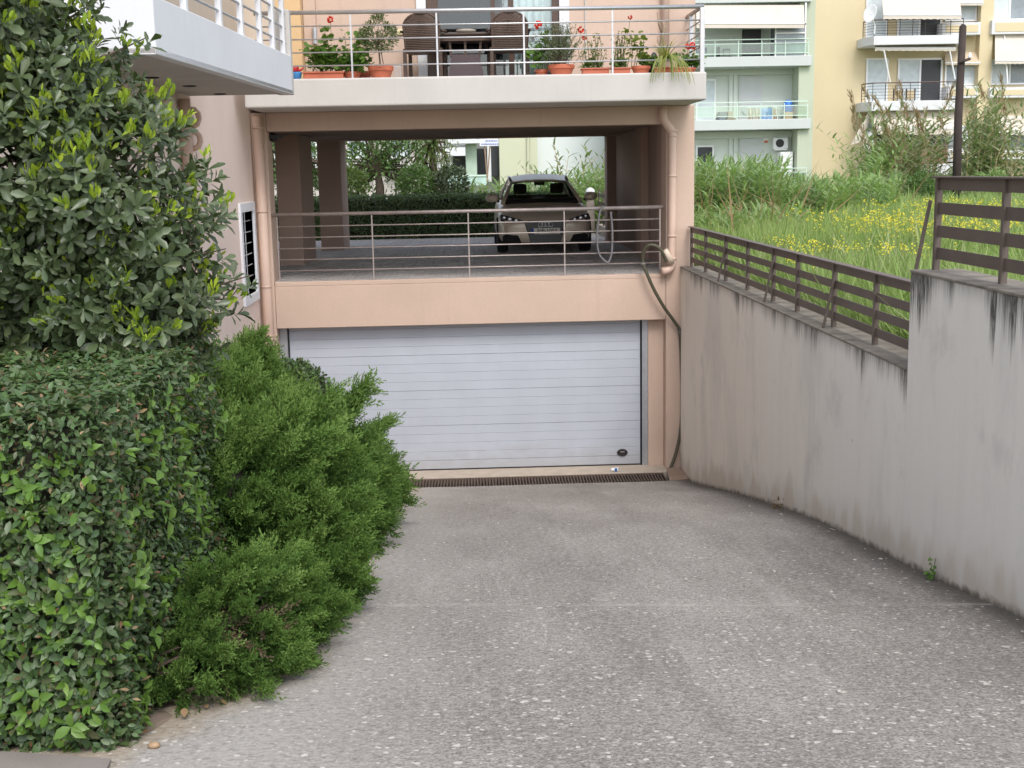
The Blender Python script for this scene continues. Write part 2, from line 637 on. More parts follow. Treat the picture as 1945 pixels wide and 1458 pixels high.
    bump(t, b, mix(t, .6, fine, mid), .5, .006)
    return m


# ------------------------------------------------------------------ ground, driveway, garden bed, field
_ys = [-1.5, 0.5, 2.0, 3.0, 4.4, 6.334, 7.584, 8.717, 10.211, 11.68, 13.6, 16.6, 16.75, 30]
_zs = [2.80, 2.72, 2.58, 2.42, 2.205, 1.915, 1.712, 1.546, 1.33, 1.058, .686, .045, .03, .03]


def zr(y):
    return sum(np.interp(np.asarray(y, float) + d, _ys, _zs) for d in (-.35, -.12, .12, .35)) / 4 if np.ndim(y) else float(
        sum(np.interp(y + d, _ys, _zs) for d in (-.35, -.12, .12, .35)) / 4)


FZ = 2.9        # parking deck and field level
XW = 2.994      # face of the retaining wall
YF = 17.5       # front of the building

gr_field = pm('field_earth', (.11, .135, .045), .95, .3, 2, 30, .3)
pav_m = pm('pavement_concrete', (.27, .235, .21), .85, .14, 3, 80, .2)
asph = pm('street_asphalt', (.055, .055, .057), .9, .2, 4, 90, .3)

g = MB()
g.add([(3.32, -60, FZ), (400, -60, FZ), (400, 17.9, FZ), (3.32, 17.9, FZ), (400, 700, FZ), (-400, 700, FZ), (-400, 28.9, FZ), (3.32, 28.9, FZ),
       (-400, -60, FZ - .06), (-3.9, -60, FZ - .06), (-3.9, 17.4, FZ - .06), (-400, 17.4, FZ - .06), (400, 28.9, FZ), (3.32, 28.9, FZ)],
      [(0, 1, 2, 3), (3, 2, 12, 13), (7, 12, 4, 5, 6), (8, 9, 10, 11)])
g.build('ground', gr_field, kind='structure')
MB().box(-60, 60, -9, -2.2, 2.45, 2.66).build('road', asph, kind='structure')
sw = MB()
sw.box(-3.9, 3.3, -2.1, .4, 2.5, 2.78)
sw.build('pavement', pav_m, kind='structure', bevel=.01)

# driveway: slabs with open joints between them
drive = thing('driveway', None, None, (0, 10, 0))
tag(drive, kind='structure')
dm = driveway_mat()
XE = [(-1.5, -.2), (3.6, -.2), (4.0, -.9)]
J0 = lambda x: 4.51 + .145 * (1 - x)
J1 = lambda x: 6.735 + .155 * (3.0 - x)
for a, b_, fa, fb in ((.4, 4.7, None, lambda x: J0(x) - .003), (4.7, 6.9, lambda x: J0(x) + .003, lambda x: J1(x) - .006), (6.9, 16.70, lambda x: J1(x) + .006, None)):
    ys = np.linspace(a, b_, max(4, int((b_ - a) / .22)))
    V, F = [], []
    xs = np.linspace(-3.2, XW, 9)
    for y in ys:
        for x in xs:
            f_ = (y - a) / (b_ - a)
            yy = (fa(x) if fa else a) * (1 - f_) + (fb(x) if fb else b_) * f_
            V.append((x, yy, zr(yy) + .006 * math.sin(3.1 * x + yy) * .6))
    nx = len(xs)
    for i in range(len(ys) - 1):
        for k in range(nx - 1):
            F.append((i * nx + k, i * nx + k + 1, (i + 1) * nx + k + 1, (i + 1) * nx + k))
    top = MB().add(V, F)
    # rim skirts give the slab thickness
    for row in (0, len(ys) - 1):
        A = [V[row * nx + k] for k in range(nx)]
        top.add(A + [(p[0], p[1], p[2] - .14) for p in A], [(k, k + 1, nx + k + 1, nx + k) for k in range(nx - 1)])
    top.build('concrete_slab', dm, drive, smooth=False)
MB().box(-3.2, XW, .3, 6.9, 1.0, 1.5).build('sub_base', soil, drive)

# brown smooth pavement corner at lower left
pc = MB()
P1 = [(-3.2, 3.3), (-1.25, 3.3), (-1.42, 4.42), (-1.85, 4.55), (-3.2, 4.7)]
pc.prism([(x, y, zr(y) + .006) for x, y in P1], (0, 0, .012))
pc.build('pavement_corner', pav_m, kind='structure', bevel=.004)

# planted bed along the left side
XEDGE = lambda y: float(np.interp(y, [4.3, 4.6, 5.1, 5.6, 6.5, 9, 10.5, 13.3, 16.7], [-1.5, -1.38, -1.22, -.95, -.83, -1.0, -1.02, -.98, -1.06]))
V, F = [], []
ys = np.linspace(4.72, 16.7, 60)
for y in ys:
    xe = XEDGE(y) + rng.normal(0, .02)
    z = zr(y)
    for d, h in ((0, -.022), (-.07, .012), (-.16, .04), (-.4, .09), (-.9, .16), (-1.5, .28), (-2.3, .4)):
        V.append((xe + d, y, z + (min(h, .006) if h < .02 else .006 + h * min(1, max(0, (y - 4.9) / 2.5))) + rng.normal(0, .008)))
for i in range(len(ys) - 1):
    for k in range(6):
        F.append((i * 7 + k, i * 7 + k + 1, (i + 1) * 7 + k + 1, (i + 1) * 7 + k))
MB().add(V, F).build('garden_bed', soil, kind='structure')

# ------------------------------------------------------------------ retaining wall on the right
rw = thing('retaining_wall', 'stained grey plaster retaining wall stepping up along the right of the driveway', 'wall', (3.15, 10, 0))


def wall_section(y0, y1, ztop, m, x0=XW):
    ny, nz = max(2, int((y1 - y0) / .3)), 8
    V, F, A = [], [], []
    for i in range(ny + 1):
        y = y0 + (y1 - y0) * i / ny
        zb = zr(y)
        for k in range(nz + 1):
            z = zb - .05 + (ztop - zb + .05) * k / nz
            V.append((x0, y, z))
            A.append(z - zb)
    for i in range(ny):
        for k in range(nz):
            a = i * (nz + 1) + k
            F.append((a, a + 1, a + nz + 2, a + nz + 1))
    n = len(V)
    for y in (y0, y1):
        for x in (x0, x0 + .32):
            for z in (-.3, ztop):
                V.append((x, y, z))
                A.append(z)
    q = n
    F += [(q + 1, q + 3, q + 7, q + 5), (q, q + 2, q + 3, q + 1), (q + 4, q + 5, q + 7, q + 6), (q + 2, q + 6, q + 7, q + 3)]
    o = link('wall_section', np_mesh('wall_section', V, F, m, A), rw)
    return o


ZLOW, ZHIGH = 2.985, 3.665
wall_section(8.262, 17.49, ZLOW, streaked('low_wall_plaster', (.76, .715, .655), (.79, .72, .635), ZLOW, .40))
wall_section(.4, 8.25, ZHIGH, streaked('high_wall_plaster', (.74, .70, .645), (.70, .66, .605), ZHIGH), XW - .004)
cop = pm('weathered_coping', (.20, .175, .145), .9, .5, 5, 60, .4)
c_ = MB().box(XW - .008, 3.322, 8.256, 17.48, ZLOW - .002, ZLOW + .018)
c_.build('coping', cop, rw, bevel=.006)
c_ = MB().box(XW - .012, 3.322, .4, 8.254, ZHIGH - .002, ZHIGH + .018)
c_.build('coping', cop, rw, bevel=.006)


def slat_fence(label, posts, braces, z0, ztop, y0, y1, x):
    t = thing('slat_fence', label, 'fence', (x, (y0 + y1) / 2, z0), 'brown slat fences on the retaining wall')
    H = ztop - z0
    sh = H * .125
    MB().box(x - .045, x + .03, y0, y1, ztop - .012, ztop).build('top_rail', brown_fence, t, bevel=.002)
    for k, f in enumerate((.85, .598, .358, .118)):
        zz = z0 + H * f
        if k == 0:
            zz = ztop - .013 - sh
        w = random.uniform(-.003, .003)
        MB().box(x - .004, x + .004, y0 + .01, y1 - .01, zz + w, zz + w + sh).build('slat', brown_fence, t)
    for y in posts:
        m = MB().bar((x + .0, y, z0 - .01), (x + .0, y, ztop - .013), .04, .035)
        m.build('post', brown_fence, t)
    for y in braces:
        MB().bar((x - .105, y + .005, z0 - .005), (x - .022, y + .005, ztop - H * .26), .02, .02).build('brace', brown_fence, t)


fy = lambda px: 17.9 * (1309 - 890) / (px - 890)
slat_fence('lower brown slat fence on the far low part of the retaining wall', [17.4, 16.35, 15.05, 13.85, 12.65, 11.7, 10.5, 9.4], [15.0, 12.6, 10.45],
           ZLOW + .018, 3.57, 8.3, 17.46, 3.14)
slat_fence('taller brown slat fence on the near high part of the retaining wall', [8.2, 7.15, 6.05, 4.95, 3.85], [8.28], ZHIGH + .018, 4.307, 2.8, 8.24, 3.14)

# ------------------------------------------------------------------ main building
bld = thing('apartment_building', 'pink apartment building with open parking deck over a garage and planted balcony', 'building', (0, 17.5, 0))
# garage level
MB().box(-2.79, 2.785, YF, YF + .3, 2.24, FZ - .06).build('lintel_wall', pink, bld, bevel=.006)
rp = MB()
rp.box(2.789, 3.19, YF, YF + .45, -.1, 5.254)
rp.build('right_pillar', pink, bld, bevel=.01)
MB().box(-3.02, -2.794, YF + .004, YF + .45, -.1, 5.254).build('left_pillar', pink, bld, bevel=.01)
MB().box(2.555, 2.786, YF + .17, YF + .45, -.1, 2.238).build('door_jamb', pink, bld, bevel=.006)
MB().box(-3.0, 3.0, YF + .46, YF + .9, -.1, FZ - .1).build('garage_wall', dark, bld)
MB().box(-1.5, 2.79, YF - .22, YF + .3, -.1, .045).build('door_sill', sill_m, bld, bevel=.01)
# garage door with its slats
gd_m = pm('garage_door_paint', (.46, .49, .55), .45, .04, 2.2, 150, .06, spec=.4, streak=.07)
_t = gd_m.node_tree
_b = next(n for n in _t.nodes if n.type == 'BSDF_PRINCIPLED')
_src = _b.inputs['Base Color'].links[0].from_socket
_g = N(_t, 'ShaderNodeNewGeometry')
_s = N(_t, 'ShaderNodeSeparateXYZ')
_t.links.new(_g.outputs['Position'], _s.inputs[0])
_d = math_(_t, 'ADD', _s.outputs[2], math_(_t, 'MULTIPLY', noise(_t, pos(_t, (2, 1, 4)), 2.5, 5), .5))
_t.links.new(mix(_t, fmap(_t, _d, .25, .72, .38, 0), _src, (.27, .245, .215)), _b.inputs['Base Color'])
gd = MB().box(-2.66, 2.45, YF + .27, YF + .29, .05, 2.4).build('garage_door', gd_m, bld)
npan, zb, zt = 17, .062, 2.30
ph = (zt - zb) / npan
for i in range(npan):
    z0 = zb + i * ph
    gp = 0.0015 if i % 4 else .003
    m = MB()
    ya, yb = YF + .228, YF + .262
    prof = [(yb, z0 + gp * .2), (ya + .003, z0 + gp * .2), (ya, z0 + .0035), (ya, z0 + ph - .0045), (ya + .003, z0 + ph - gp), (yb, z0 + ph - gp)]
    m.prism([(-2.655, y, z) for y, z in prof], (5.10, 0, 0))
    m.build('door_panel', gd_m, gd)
MB().box(-2.655, 2.445, YF + .225, YF + .262, .046, .062).build('rubber_seal', rubber, gd)
for xa, xb in ((2.449, 2.468), (-2.676, -2.659)):
    MB().box(xa, xb, YF + .2, YF + .28, .04, 2.238).build('side_seal', rubber, gd)
for xa, xb in ((2.470, 2.552), (-2.79, -2.678)):
    tr = MB().box(xa, xb, YF + .185, YF + .3, .03, 2.238)
    tr.box(xa + .03, xa + .04, YF + .178, YF + .186, .03, 2.238)
    tr.build('door_track', steel, gd)
hx, hz = at(1182, 859, YF + .22)[[0, 2]]
hb = MB()
n = 20
ell = [(hx + .082 * math.cos(TAU * k / n) * (1 - .12 * abs(math.sin(TAU * k / n))), YF + .228, hz + .055 * math.sin(TAU * k / n)) for k in range(n)]
hb.prism(ell, (0, -.022, 0))
hh = hb.build('door_handle', pm('black_plastic', (.03, .027, .026), .4, .1, 20, 90, .02), gd, bevel=.005)
MB().box(hx - .03, hx + .03, YF + .198, YF + .206, hz + .006, hz + .022).build('handle_plate', stainless, gd)
# drain grate across the foot of the door
dg = thing('drain_grate', 'rusty slotted drain grate across the driveway before the garage door', 'drain', (.8, 17.0, 0))
fr = MB().box(-1.6, 2.71, 16.72, 16.745, -.05, .034).box(-1.6, 2.71, 17.225, 17.25, -.05, .034).box(2.69, 2.71, 16.745, 17.225, -.05, .032)
fr.build('frame', rust, dg)
MB().box(-1.6, 2.71, 16.7, 17.28, -.14, -.10).build('channel', dark, dg)
bar_me = MB().box(-.008, .008, -.24, .24, -.02, 0).mesh('grate_bar', rust)
for i in range(100):
    x = -1.58 + i * .0432
    if x > 2.68:
        break
    link('grate_bar', bar_me, dg, Matrix.Translation((x, 16.985, .032)) @ Matrix.Rotation(random.uniform(-.02, .02), 4, 'Z'))
pl = MB().prism([(2.72, 16.72, .045), (2.99, 16.70, .06), (2.99, 17.3, .075), (2.78, 17.36, .07)], (0, 0, .01))
pl.build('cover_plate', rustplate, label='flat rusty cover plate beside the drain grate in the corner', cat='plate')

# parking deck floor: pavers over a slab
fl = MB().box(-9, 3.2, YF + .31, 28.9, FZ - .3, FZ - .05).build('parking_deck', pm('deck_mortar', (.12, .105, .095), .95, .2, 5, 60, .2), bld)
MB().box(-2.785, 2.785, YF + .004, YF + .11, FZ - .058, FZ).build('deck_edge', pink, bld, bevel=.006)
pav = pm('grey_paver', (.50, .47, .45), .75, .16, 1.6, 70, .2)
pv_me = MB().box(-.0925, .0925, -.0925, .0925, -.05, 0)
pv_me = pv_me.mesh('paver', pav)
cnt = 0
stv, stf = [], []
for r_ in range(58):
    y = YF + .215 + r_ * .197
    for cidx in range(-45, 16):
        x = -.02 + cidx * .197 + (.0985 if r_ % 2 else 0)
        if not (-8.9 < x < 3.05):
            continue
        dz = random.uniform(-.002, .002)
        if cnt < 300 and abs(x) < 2.72 and y < 20.4:
            link('paver', pv_me, fl, Matrix.Translation((x, y, FZ + dz)) @ Matrix.Rotation(random.uniform(-.012, .012), 4, 'Z'))
            cnt += 1
        else:
            k = len(stv)
            h = .0925
            stv += [(x - h, y - h, FZ + dz), (x + h, y - h, FZ + dz), (x + h, y + h, FZ + dz), (x - h, y + h, FZ + dz)]
            lo = FZ - .045
            stv += [(x - h, y - h, lo), (x + h, y - h, lo), (x + h, y + h, lo), (x - h, y + h, lo)]
            stf += [(k, k + 1, k + 2, k + 3), (k + 4, k + 5, k + 1, k), (k + 5, k + 6, k + 2, k + 1), (k + 6, k + 7, k + 3, k + 2), (k + 7, k + 4, k, k + 3)]
link('paving', np_mesh('paving', stv, stf, pav), fl, kind='stuff')

# beam, ceiling, columns, right wall
MB().box(-2.79, 2.785, YF + .002, YF + .32, 5.0, 5.253).build('front_beam', pink, bld, bevel=.006)
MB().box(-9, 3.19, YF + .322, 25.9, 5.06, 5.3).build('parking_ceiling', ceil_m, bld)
MB().box(-9, 3.15, 24.2, 24.5, 5.03, 5.059).build('rear_beam', shaded_pink, bld)
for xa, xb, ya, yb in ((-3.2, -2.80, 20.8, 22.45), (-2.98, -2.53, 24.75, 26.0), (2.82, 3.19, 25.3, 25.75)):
    MB().box(xa, xb, ya, yb, FZ - .05, 5.059).build('pillar', shaded_pink, bld, bevel=.008)
MB().box(3.0, 3.19, 18.0, 25.29, FZ - .05, 5.059).build('side_wall', shaded_pink, bld)
MB().box(-9, -3.75, YF + .01, 21.5, FZ - .05, 5.059).build('side_light_block', shaded_pink, bld)  # unseen box added to block side light entering the deck
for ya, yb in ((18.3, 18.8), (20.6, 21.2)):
    MB().box(2.86, 2.998, ya, yb, FZ - .05, 5.059).build('pilaster', shaded_pink, bld, bevel=.006)

# balcony slab and upper wall
bs = MB().box(-2.86, 3.125, 16.29, YF + .3, 5.256, 5.615)
bs.build('balcony_slab', cream, bld, bevel=.025, seg=3)
MB().box(-2.2, -.662, YF, YF + .3, 5.617, 9.5).build('upper_wall', pink, bld)
MB().box(1.442, 3.19, YF, YF + .3, 5.617, 9.5).build('upper_wall', pink, bld)
MB().box(-2.53, -2.202, YF - .35, YF + .3, 5.617, 9.5).build('ochre_wall', ochre, bld)
MB().box(-3.3, -2.532, YF - .34, YF + .3, 5.617, 9.5).build('beige_wall', pm('beige_wall', (.56, .47, .38), .85, .05), bld)
MB().box(-2.198, -2.03, YF - .12, YF - .002, 5.617, 9.5).build('corner_trim', pink, bld, bevel=.01)
MB().box(-3.2, 3.19, YF + .31, 25.9, 5.31, 9.5).build('upper_body', pink, bld)
bd = MB()
bd.box(-.66, -.53, YF - .035, YF + .12, 5.617, 8.3)
bd = bd.build('balcony_door', white_paint, bld)
MB().box(1.303, 1.44, YF - .035, YF + .12, 5.617, 8.3).build('door_trim', white_paint, bd)


f = MB()
for a, b_ in ((811, 833), (933, 941), (966, 976), (1049, 1063)):
    x0, x1 = at(a, 60, YF)[0], at(b_, 60, YF)[0]
    f.box(x0, x1, YF + .0, YF + .09, 5.62, 8.2)
f.box(-.528, 1.302, YF + .01, YF + .08, 5.62, 5.70)
f.build('frame', brown_frame, bd)
MB().box(-.50, .52, YF + .04, YF + .047, 5.7, 8.2).build('pane', darkglass, bd)
MB().box(.55, 1.25, YF + .05, YF + .057, 5.7, 8.2).build('pane', glass, bd)
cu = []
for i in range(60):
    x = .22 + i * .018
    cu.append((x, YF + .14 + .018 * math.sin(i * 1.15) + .01 * math.sin(i * .37), 5.66))
MB().sheet(cu, [(p[0], p[1], 8.2) for p in cu], (0, .004, 0)).build('curtain', curtain, bd, smooth=True)
MB().box(-.62, 1.4, YF + .295, YF + .305, 5.6, 8.3).build('room_shade', dark, bd)
MB().box(*[at(762, 55, YF)[0] - .055, at(762, 55, YF)[0] + .05], YF - .03, YF, at(762, 66, YF)[2], at(762, 56, YF)[2]).build('socket_box', pm('yellowed_plastic', (.7, .62, .36), .5), bld, bevel=.006)
MB().tube([(at(1112, 60, YF)[0], YF - .012, 5.7), (at(1112, 60, YF)[0], YF - .012, 9)], .012, 6).build('cable', cream, bld)
MB().tube([(at(1262, 60, YF)[0], YF - .07, 5.63), (at(1262, 60, YF)[0], YF - .07, 9)], .055, 14).build('downpipe', pipe_m, bld, smooth=True)
MB().tube([(at(600, 60, YF)[0], YF - .16, 6.15), (at(600, 60, YF)[0], YF - .16, 6.36)], .035, 10).build('pipe_stub', steel, bld)

# balcony railing
br = thing('balcony_railing', 'silver tube railing with four bars along the planted balcony edge', 'railing', (0, 16.4, 5.615))
YR = 16.4
ZT = 6.445
MB().tube([(-2.7, YR, ZT), (3.1, YR, ZT)], .027, 12).build('handrail', stainless, br, smooth=True)
MB().tube([(3.08, YR, ZT), (3.08, YF, ZT)], .027, 12).build('handrail', rusty_rail, br, smooth=True)
for k in range(4):
    z = ZT - .165 * (k + 1) - .005
    MB().tube([(-2.7, YR + .005, z + .003), (.4, YR, z - .003), (3.08, YR + .003, z)], .0095, 8).build('rail', stainless, br, smooth=True)
    MB().tube([(3.08, YR, z), (3.08, YF, z)], .0095, 8).build('rail', rusty_rail, br, smooth=True)
for x in (-2.63, -1.47, -.365, .76, 1.91):
    MB().bar((x, YR, 5.61), (x, YR, ZT - .02), .022, .012).build('post', stainless, br)
for y in (YR, 17.2):
    MB().bar((3.08, y, 5.61), (3.08, y, ZT - .02), .06, .06).build('post', stainless, br, bevel=.006)

# parking railing
pr = thing('parking_railing', 'tarnished tube railing with five bars along the parking deck edge', 'railing', (0, 17.55, FZ))
YP = YF + .055
ZP = 3.845
MB().tube([(-2.79, YP, ZP), (2.76, YP, ZP)], .026, 12).build('handrail', rusty_rail, pr, smooth=True)
for k in range(5):
    z = ZP - .156 * (k + 1) - .01
    MB().tube([(-2.72, YP, z), (0, YP, z - .004), (2.72, YP, z)], .0095, 8).build('rail', rusty_rail, pr, smooth=True)
for x in (-2.72, -1.385, -.022, 1.342, 2.71):
    MB().bar((x, YP, FZ - .01), (x, YP, ZP - .02), .018, .018).build('post', rusty_rail, pr)

# downpipes on the front
pb = MB()
x1 = at(1275, 400, YF)[0]
xa = at(1258, 215, YF)[0]
pth = [(xa, YF - .08, 5.25), (xa, YF - .08, 5.10), (xa + .02, YF - .08, 5.03), (x1 - .03, YF - .08, 4.93), (x1, YF - .08, 4.86), (x1, YF - .08, 3.06), (x1 - .015, YF - .085, 2.99), (x1 - .07, YF - .10, 2.955), (x1 - .15, YF - .12, 2.945)]
dp = pb.tube(pth, .058, 16).build('downpipe', pipe_m, bld, smooth=True)
for z in (4.9, 4.83, 4.28, 3.44, 3.12):
    MB().tube([(x1, YF - .08, z - .015), (x1, YF - .08, z + .015)], .064, 16).build('pipe_collar', pipe_m, dp, smooth=True)
MB().tube([(x1 - .02, YF - .13, 3.06), (x1 - .06, YF - .16, 3.14), (x1 - .12, YF - .19, 3.25)], [.05, .05, .042], 12).build('pipe_branch', pm('pale_pipe', (.62, .50, .40), .5), dp, smooth=True)
xl = at(498, 400, YF - .1)[0]
dp = MB().tube([(xl, YF - .09, .2), (xl, YF - .09, 5.2)], .07, 16).build('downpipe', pipe_m, bld, smooth=True)
for z in (5.05, 3.9, 2.85, 2.15, 2.1):
    MB().tube([(xl, YF - .09, z - .012), (xl, YF - .09, z + .012)], .076, 16).build('pipe_collar', pipe_m, dp, smooth=True)
MB().lathe([(.03, 0), (.06, .01), (.07, .05), (.06, .10), (.02, .12)], (at(518, 262, YF + .3)[0], YF + .3, at(518, 268, YF + .3)[2]), 12).build('wall_lamp', rubber, bld, smooth=True)
MB().bar((at(506, 258, YF)[0], YF + .22, at(506, 258, YF)[2]), (at(532, 258, YF)[0], YF + .25, at(532, 258, YF)[2]), .05, .04).build('lamp_bracket', rubber, bld)

# ------------------------------------------------------------------ left wing
XL = -3.0
wg = thing('wing_building', 'pale pink wing wall at left with white balcony and a barred window', 'building', (-3.5, 13, 0))
wy0, wy1, wz0, wz1 = 16.19, 17.3, 2.695, 4.045
w = MB()
for a in ((8.5, wy0 + .12, -.2, 5.6), (wy1 - .12, YF + .3, -.2, 5.6), (wy0 + .12, wy1 - .12, -.2, wz0 + .12), (wy0 + .12, wy1 - .12, wz1 - .12, 5.6)):
    w.box(XL - .35, XL, *a)
w.build('wing_wall', pink_wing, wg)
MB().box(-8, XL - .36, 8.5, YF, -.2, 10).build('wing_core', pink_wing, wg)
MB().box(XL - .34, XL + .004, 9.2, 17.1, 5.61, 9).build('upper_wall', pm('beige_render', (.56, .47, .38), .85, .05), wg)
win = MB()
fw = .12
for a in ((wy0, wy0 + fw, wz0, wz1), (wy1 - fw, wy1, wz0, wz1), (wy0 + fw, wy1 - fw, wz0, wz0 + fw), (wy0 + fw, wy1 - fw, wz1 - fw, wz1)):
    win.box(XL - .16, XL + .03, *a)
win = win.build('window', white_paint, wg, bevel=.004)
MB().box(XL - .20, XL - .17, wy0 + fw, wy1 - fw, wz0 + fw, wz1 - fw).build('pane', darkglass, win)
MB().box(XL - .345, XL - .33, wy0 + .1, wy1 - .1, wz0 + .1, wz1 - .1).build('dark_room', dark, win)
for k in range(7):
    z = wz0 + .2 + k * .15
    MB().tube([(XL - .03, wy0 + fw, z), (XL - .03, wy1 - fw, z)], .008, 6).build('bar', steel, win)
MB().tube([(XL - .03, 16.75, wz0 + fw), (XL - .03, 16.75, wz1 - fw)], .008, 6).build('bar', steel, win)
# wing downpipe and curled vent pipes half hidden by the tree
xp, yp = XL + .07, 13.15
MB().tube([(xp, yp, 1), (xp, yp, 5.2)], .06, 12).build('downpipe', pipe_m, wg, smooth=True)
for z in (5.02, 4.78):
    MB().tube([(xp - .09, 13.72, z + .10), (xp - .03, 13.74, z + .10), (xp + .005, 13.76, z + .06), (xp + .012, 13.76, z), (xp - .01, 13.75, z - .06), (xp - .07, 13.73, z - .08)], .032, 10).build('vent_elbow', pipe_m, wg, smooth=True)
# wing balcony: side face turned slightly
bb = MB()
Pb = [(XL + .002, 13.73), (-1.885, 13.73), (-2.185, 9.03), (-4.6, 8.75), (-4.6, 13.73)]
bb.prism([(x, y, 5.262) for x, y in Pb], (0, 0, .045))
bb.build('balcony_soffit', pm('grey_soffit', (.44, .42, .39), .85, .1, 2), wg, bevel=.006)
bal = MB()
bal.sheet([(-4.6, 8.75, 5.258), (-2.185, 9.03, 5.258), (-1.885, 13.73, 5.258), (-1.9, 13.74, 5.258)],
          [(-4.6, 8.75, 5.665), (-2.185, 9.03, 5.665), (-1.885, 13.73, 5.665), (-1.9, 13.74, 5.665)], (-.1, .01, 0))
bal = bal.build('balcony_parapet', white_paint, wg, bevel=.01)
MB().box(-2.06, -1.885, 13.72, 13.86, 5.26, 6.15).build('end_post', cream, wg, bevel=.01)
rl = lambda f_, z: (-2.185 + .3 * f_ - .05, 9.03 + 4.7 * f_, z)
wr = MB().tube([rl(0, 6.45), rl(1, 6.45)], .03, 8).build('railing', white_paint, wg)
for k in range(4):
    z = 5.80 + k * .155
    MB().tube([rl(0, z), rl(1, z)], .012, 6).build('rail', steel, wr)
for f_ in (.02, .2, .42, .58, .74, .86, .97):
    a, b_ = rl(f_, 5.66), rl(f_, 6.44)
    MB().bar(a, b_, .05, .07).build('post', white_paint, wr)
for (px_, py_) in ((288, 147), (418, 178), (360, 163)):
    r_ = CAMR.T @ np.array([(px_ - CX) / FPX, (py_ - CY) / FPX, 1.0])
    q = EYE + r_ * ((5.26 - EYE[2]) / r_[2])
    MB().lathe([(.06, 0), (.07, -.006), (.05, -.01)], (q[0], q[1], 5.262), 14).build('soffit_light', dark, wg)

# ------------------------------------------------------------------ far buildings
mint = pm('mint_wall', (.56, .60, .545), .85, .04, .6, 20, .03, streak=.06)
mint_d = pm('mint_pier', (.46, .50, .38), .85, .05, .6, 20, .03)
mintslab = pm('white_slab', (.52, .545, .53), .8, .04, .7, 20, .03, streak=.08)
yellow = pm('yellow_wall', (.62, .52, .335), .85, .04, .5, 20, .03, streak=.05)
whiteb = pm('white_balcony', (.62, .62, .625), .8, .03, .7, 20, .03, streak=.08)
awn = pm('awning_cloth', (.58, .52, .45), .9, .05, 1.2, 40, .03)
awn2 = pm('sand_awning_cloth', (.52, .42, .30), .9, .05, 1.2, 40, .03)
shut = pm('shutter_plastic', (.55, .565, .56), .6, .03, 2, 40, 0)
greenrail = pm('pale_green_metal', (.55, .68, .58), .5, .05, 4, 40, 0)
railglass = glassm('green_glass', (.86, .94, .89), .04)
lace = pm('lace_curtain', (.55, .60, .62), .9, .12, 4, 30, 0)
dk = pm('dark_room', (.035, .037, .042), .5, .2, 1.5, 10, 0, spec=.5)
greyg = pm('grey_window', (.22, .25, .27), .25, .3, .8, 6, 0, spec=.6)
whitep = pm('white_plastic', (.78, .78, .78), .5, .03, 3, 40, 0)
blackm = pm('black_metal', (.03, .028, .03), .5, .1, 4, 40, 0)


def fr_(b, x0, y0, x1, y1, Y, d):
    """box standing at depth Y (thickness d behind it) that covers the rectangle x0..x1, y0..y1 of the survey photo"""
    a, c = at(x0, (y0 + y1) / 2, Y), at(x1, (y0 + y1) / 2, Y)
    t_, u = at((x0 + x1) / 2, y0, Y), at((x0 + x1) / 2, y1, Y)
    return b.box(a[0], c[0], Y, Y + d, u[2], t_[2])


def part(parent, name, m, x0, y0, x1, y1, Y, d, **kw):
    return fr_(MB(), x0, y0, x1, y1, Y, d).build(name, m, parent, **kw)


def window(parent, x0, y0, x1, y1, Y, m, nv=1, fwid=2.2, frame=None):
    w = MB()
    frame = frame or whitep
    fr_(w, x0, y0, x1, y0 + fwid, Y - .07, .06)
    fr_(w, x0, y1 - fwid, x1, y1, Y - .07, .06)
    for k in range(nv + 1):
        xx = x0 + (x1 - x0 - fwid) * k / nv
        fr_(w, xx, y0 + fwid, xx + fwid, y1 - fwid, Y - .07, .06)
    w = w.build('window', frame, parent)
    for k in range(nv):
        xa = x0 + (x1 - x0) * k / nv
        mm = m[k % len(m)] if isinstance(m, (list, tuple)) else m
        fr_(MB(), xa + 1, y0 + 1, xa + (x1 - x0) / nv, y1 - 1, Y - .03, .02).build('pane', mm, w)
    return w


def awning(parent, x0, y0, x1, y1, Y, out, m, val=8, scal=True, skew=0):
    """sloping cloth from (y0, at Y) to (y1, at Y-out) with a scalloped valance"""
    Yo = Y - out
    n = 40
    A = [at(x0 + (x1 - x0) * i / n, y0, Y) for i in range(n + 1)]
    B = [at(x0 + skew + (x1 - x0) * i / n, y1 - val, Yo) for i in range(n + 1)]
    C = [at(x0 + skew + (x1 - x0) * i / n, y1 - (1.6 * abs(math.sin(i * .9)) if scal else 0), Yo - .01) for i in range(n + 1)]
    t = MB().sheet(A, B, (0, .01, -.012))
    o = t.build('awning', m, parent)
    MB().sheet(B, C, (0, .012, 0)).build('valance', m, o)
    MB().bar(B[0], B[-1], .05, .05).build('front_bar', whitep, o)
    return o


G = thing('apartment_building', 'pale mint green apartment block with glass balconies across the field', 'building', (10, 58, 2))
YG, YB = 56.6, 55.2
part(G, 'wall', mint, 1150, -40, 1512, 360, YG, .3)
part(G, 'side_pier', mint_d, 1517, -60, 1546, 365, YB + .25, 3.5)
part(G, 'recess_wall', pm('mint_shade_wall', (.42, .49, .42), .85), 1508, -40, 1520, 360, YG + .8, .3)
for a in ((1150, -16, 1543, 5.5), (1150, 108, 1542, 127.5), (1150, 228, 1540, 247.5), (1150, 345, 1538, 362)):
    part(G, 'balcony_slab', mintslab, *a, YB, 1.5, bevel=.02)
for yy in (5, 127, 247):
    part(G, 'lintel', mint, 1320, yy + 2, 1508, yy + 15, YG - .15, .16)
for xx, ya, yb in ((1385, 140, 228), (1393, 140, 228), (1385, 262, 345), (1393, 262, 345)):
    part(G, 'mullion', mint, xx, ya, xx + 7, yb, YG - .12, .12)
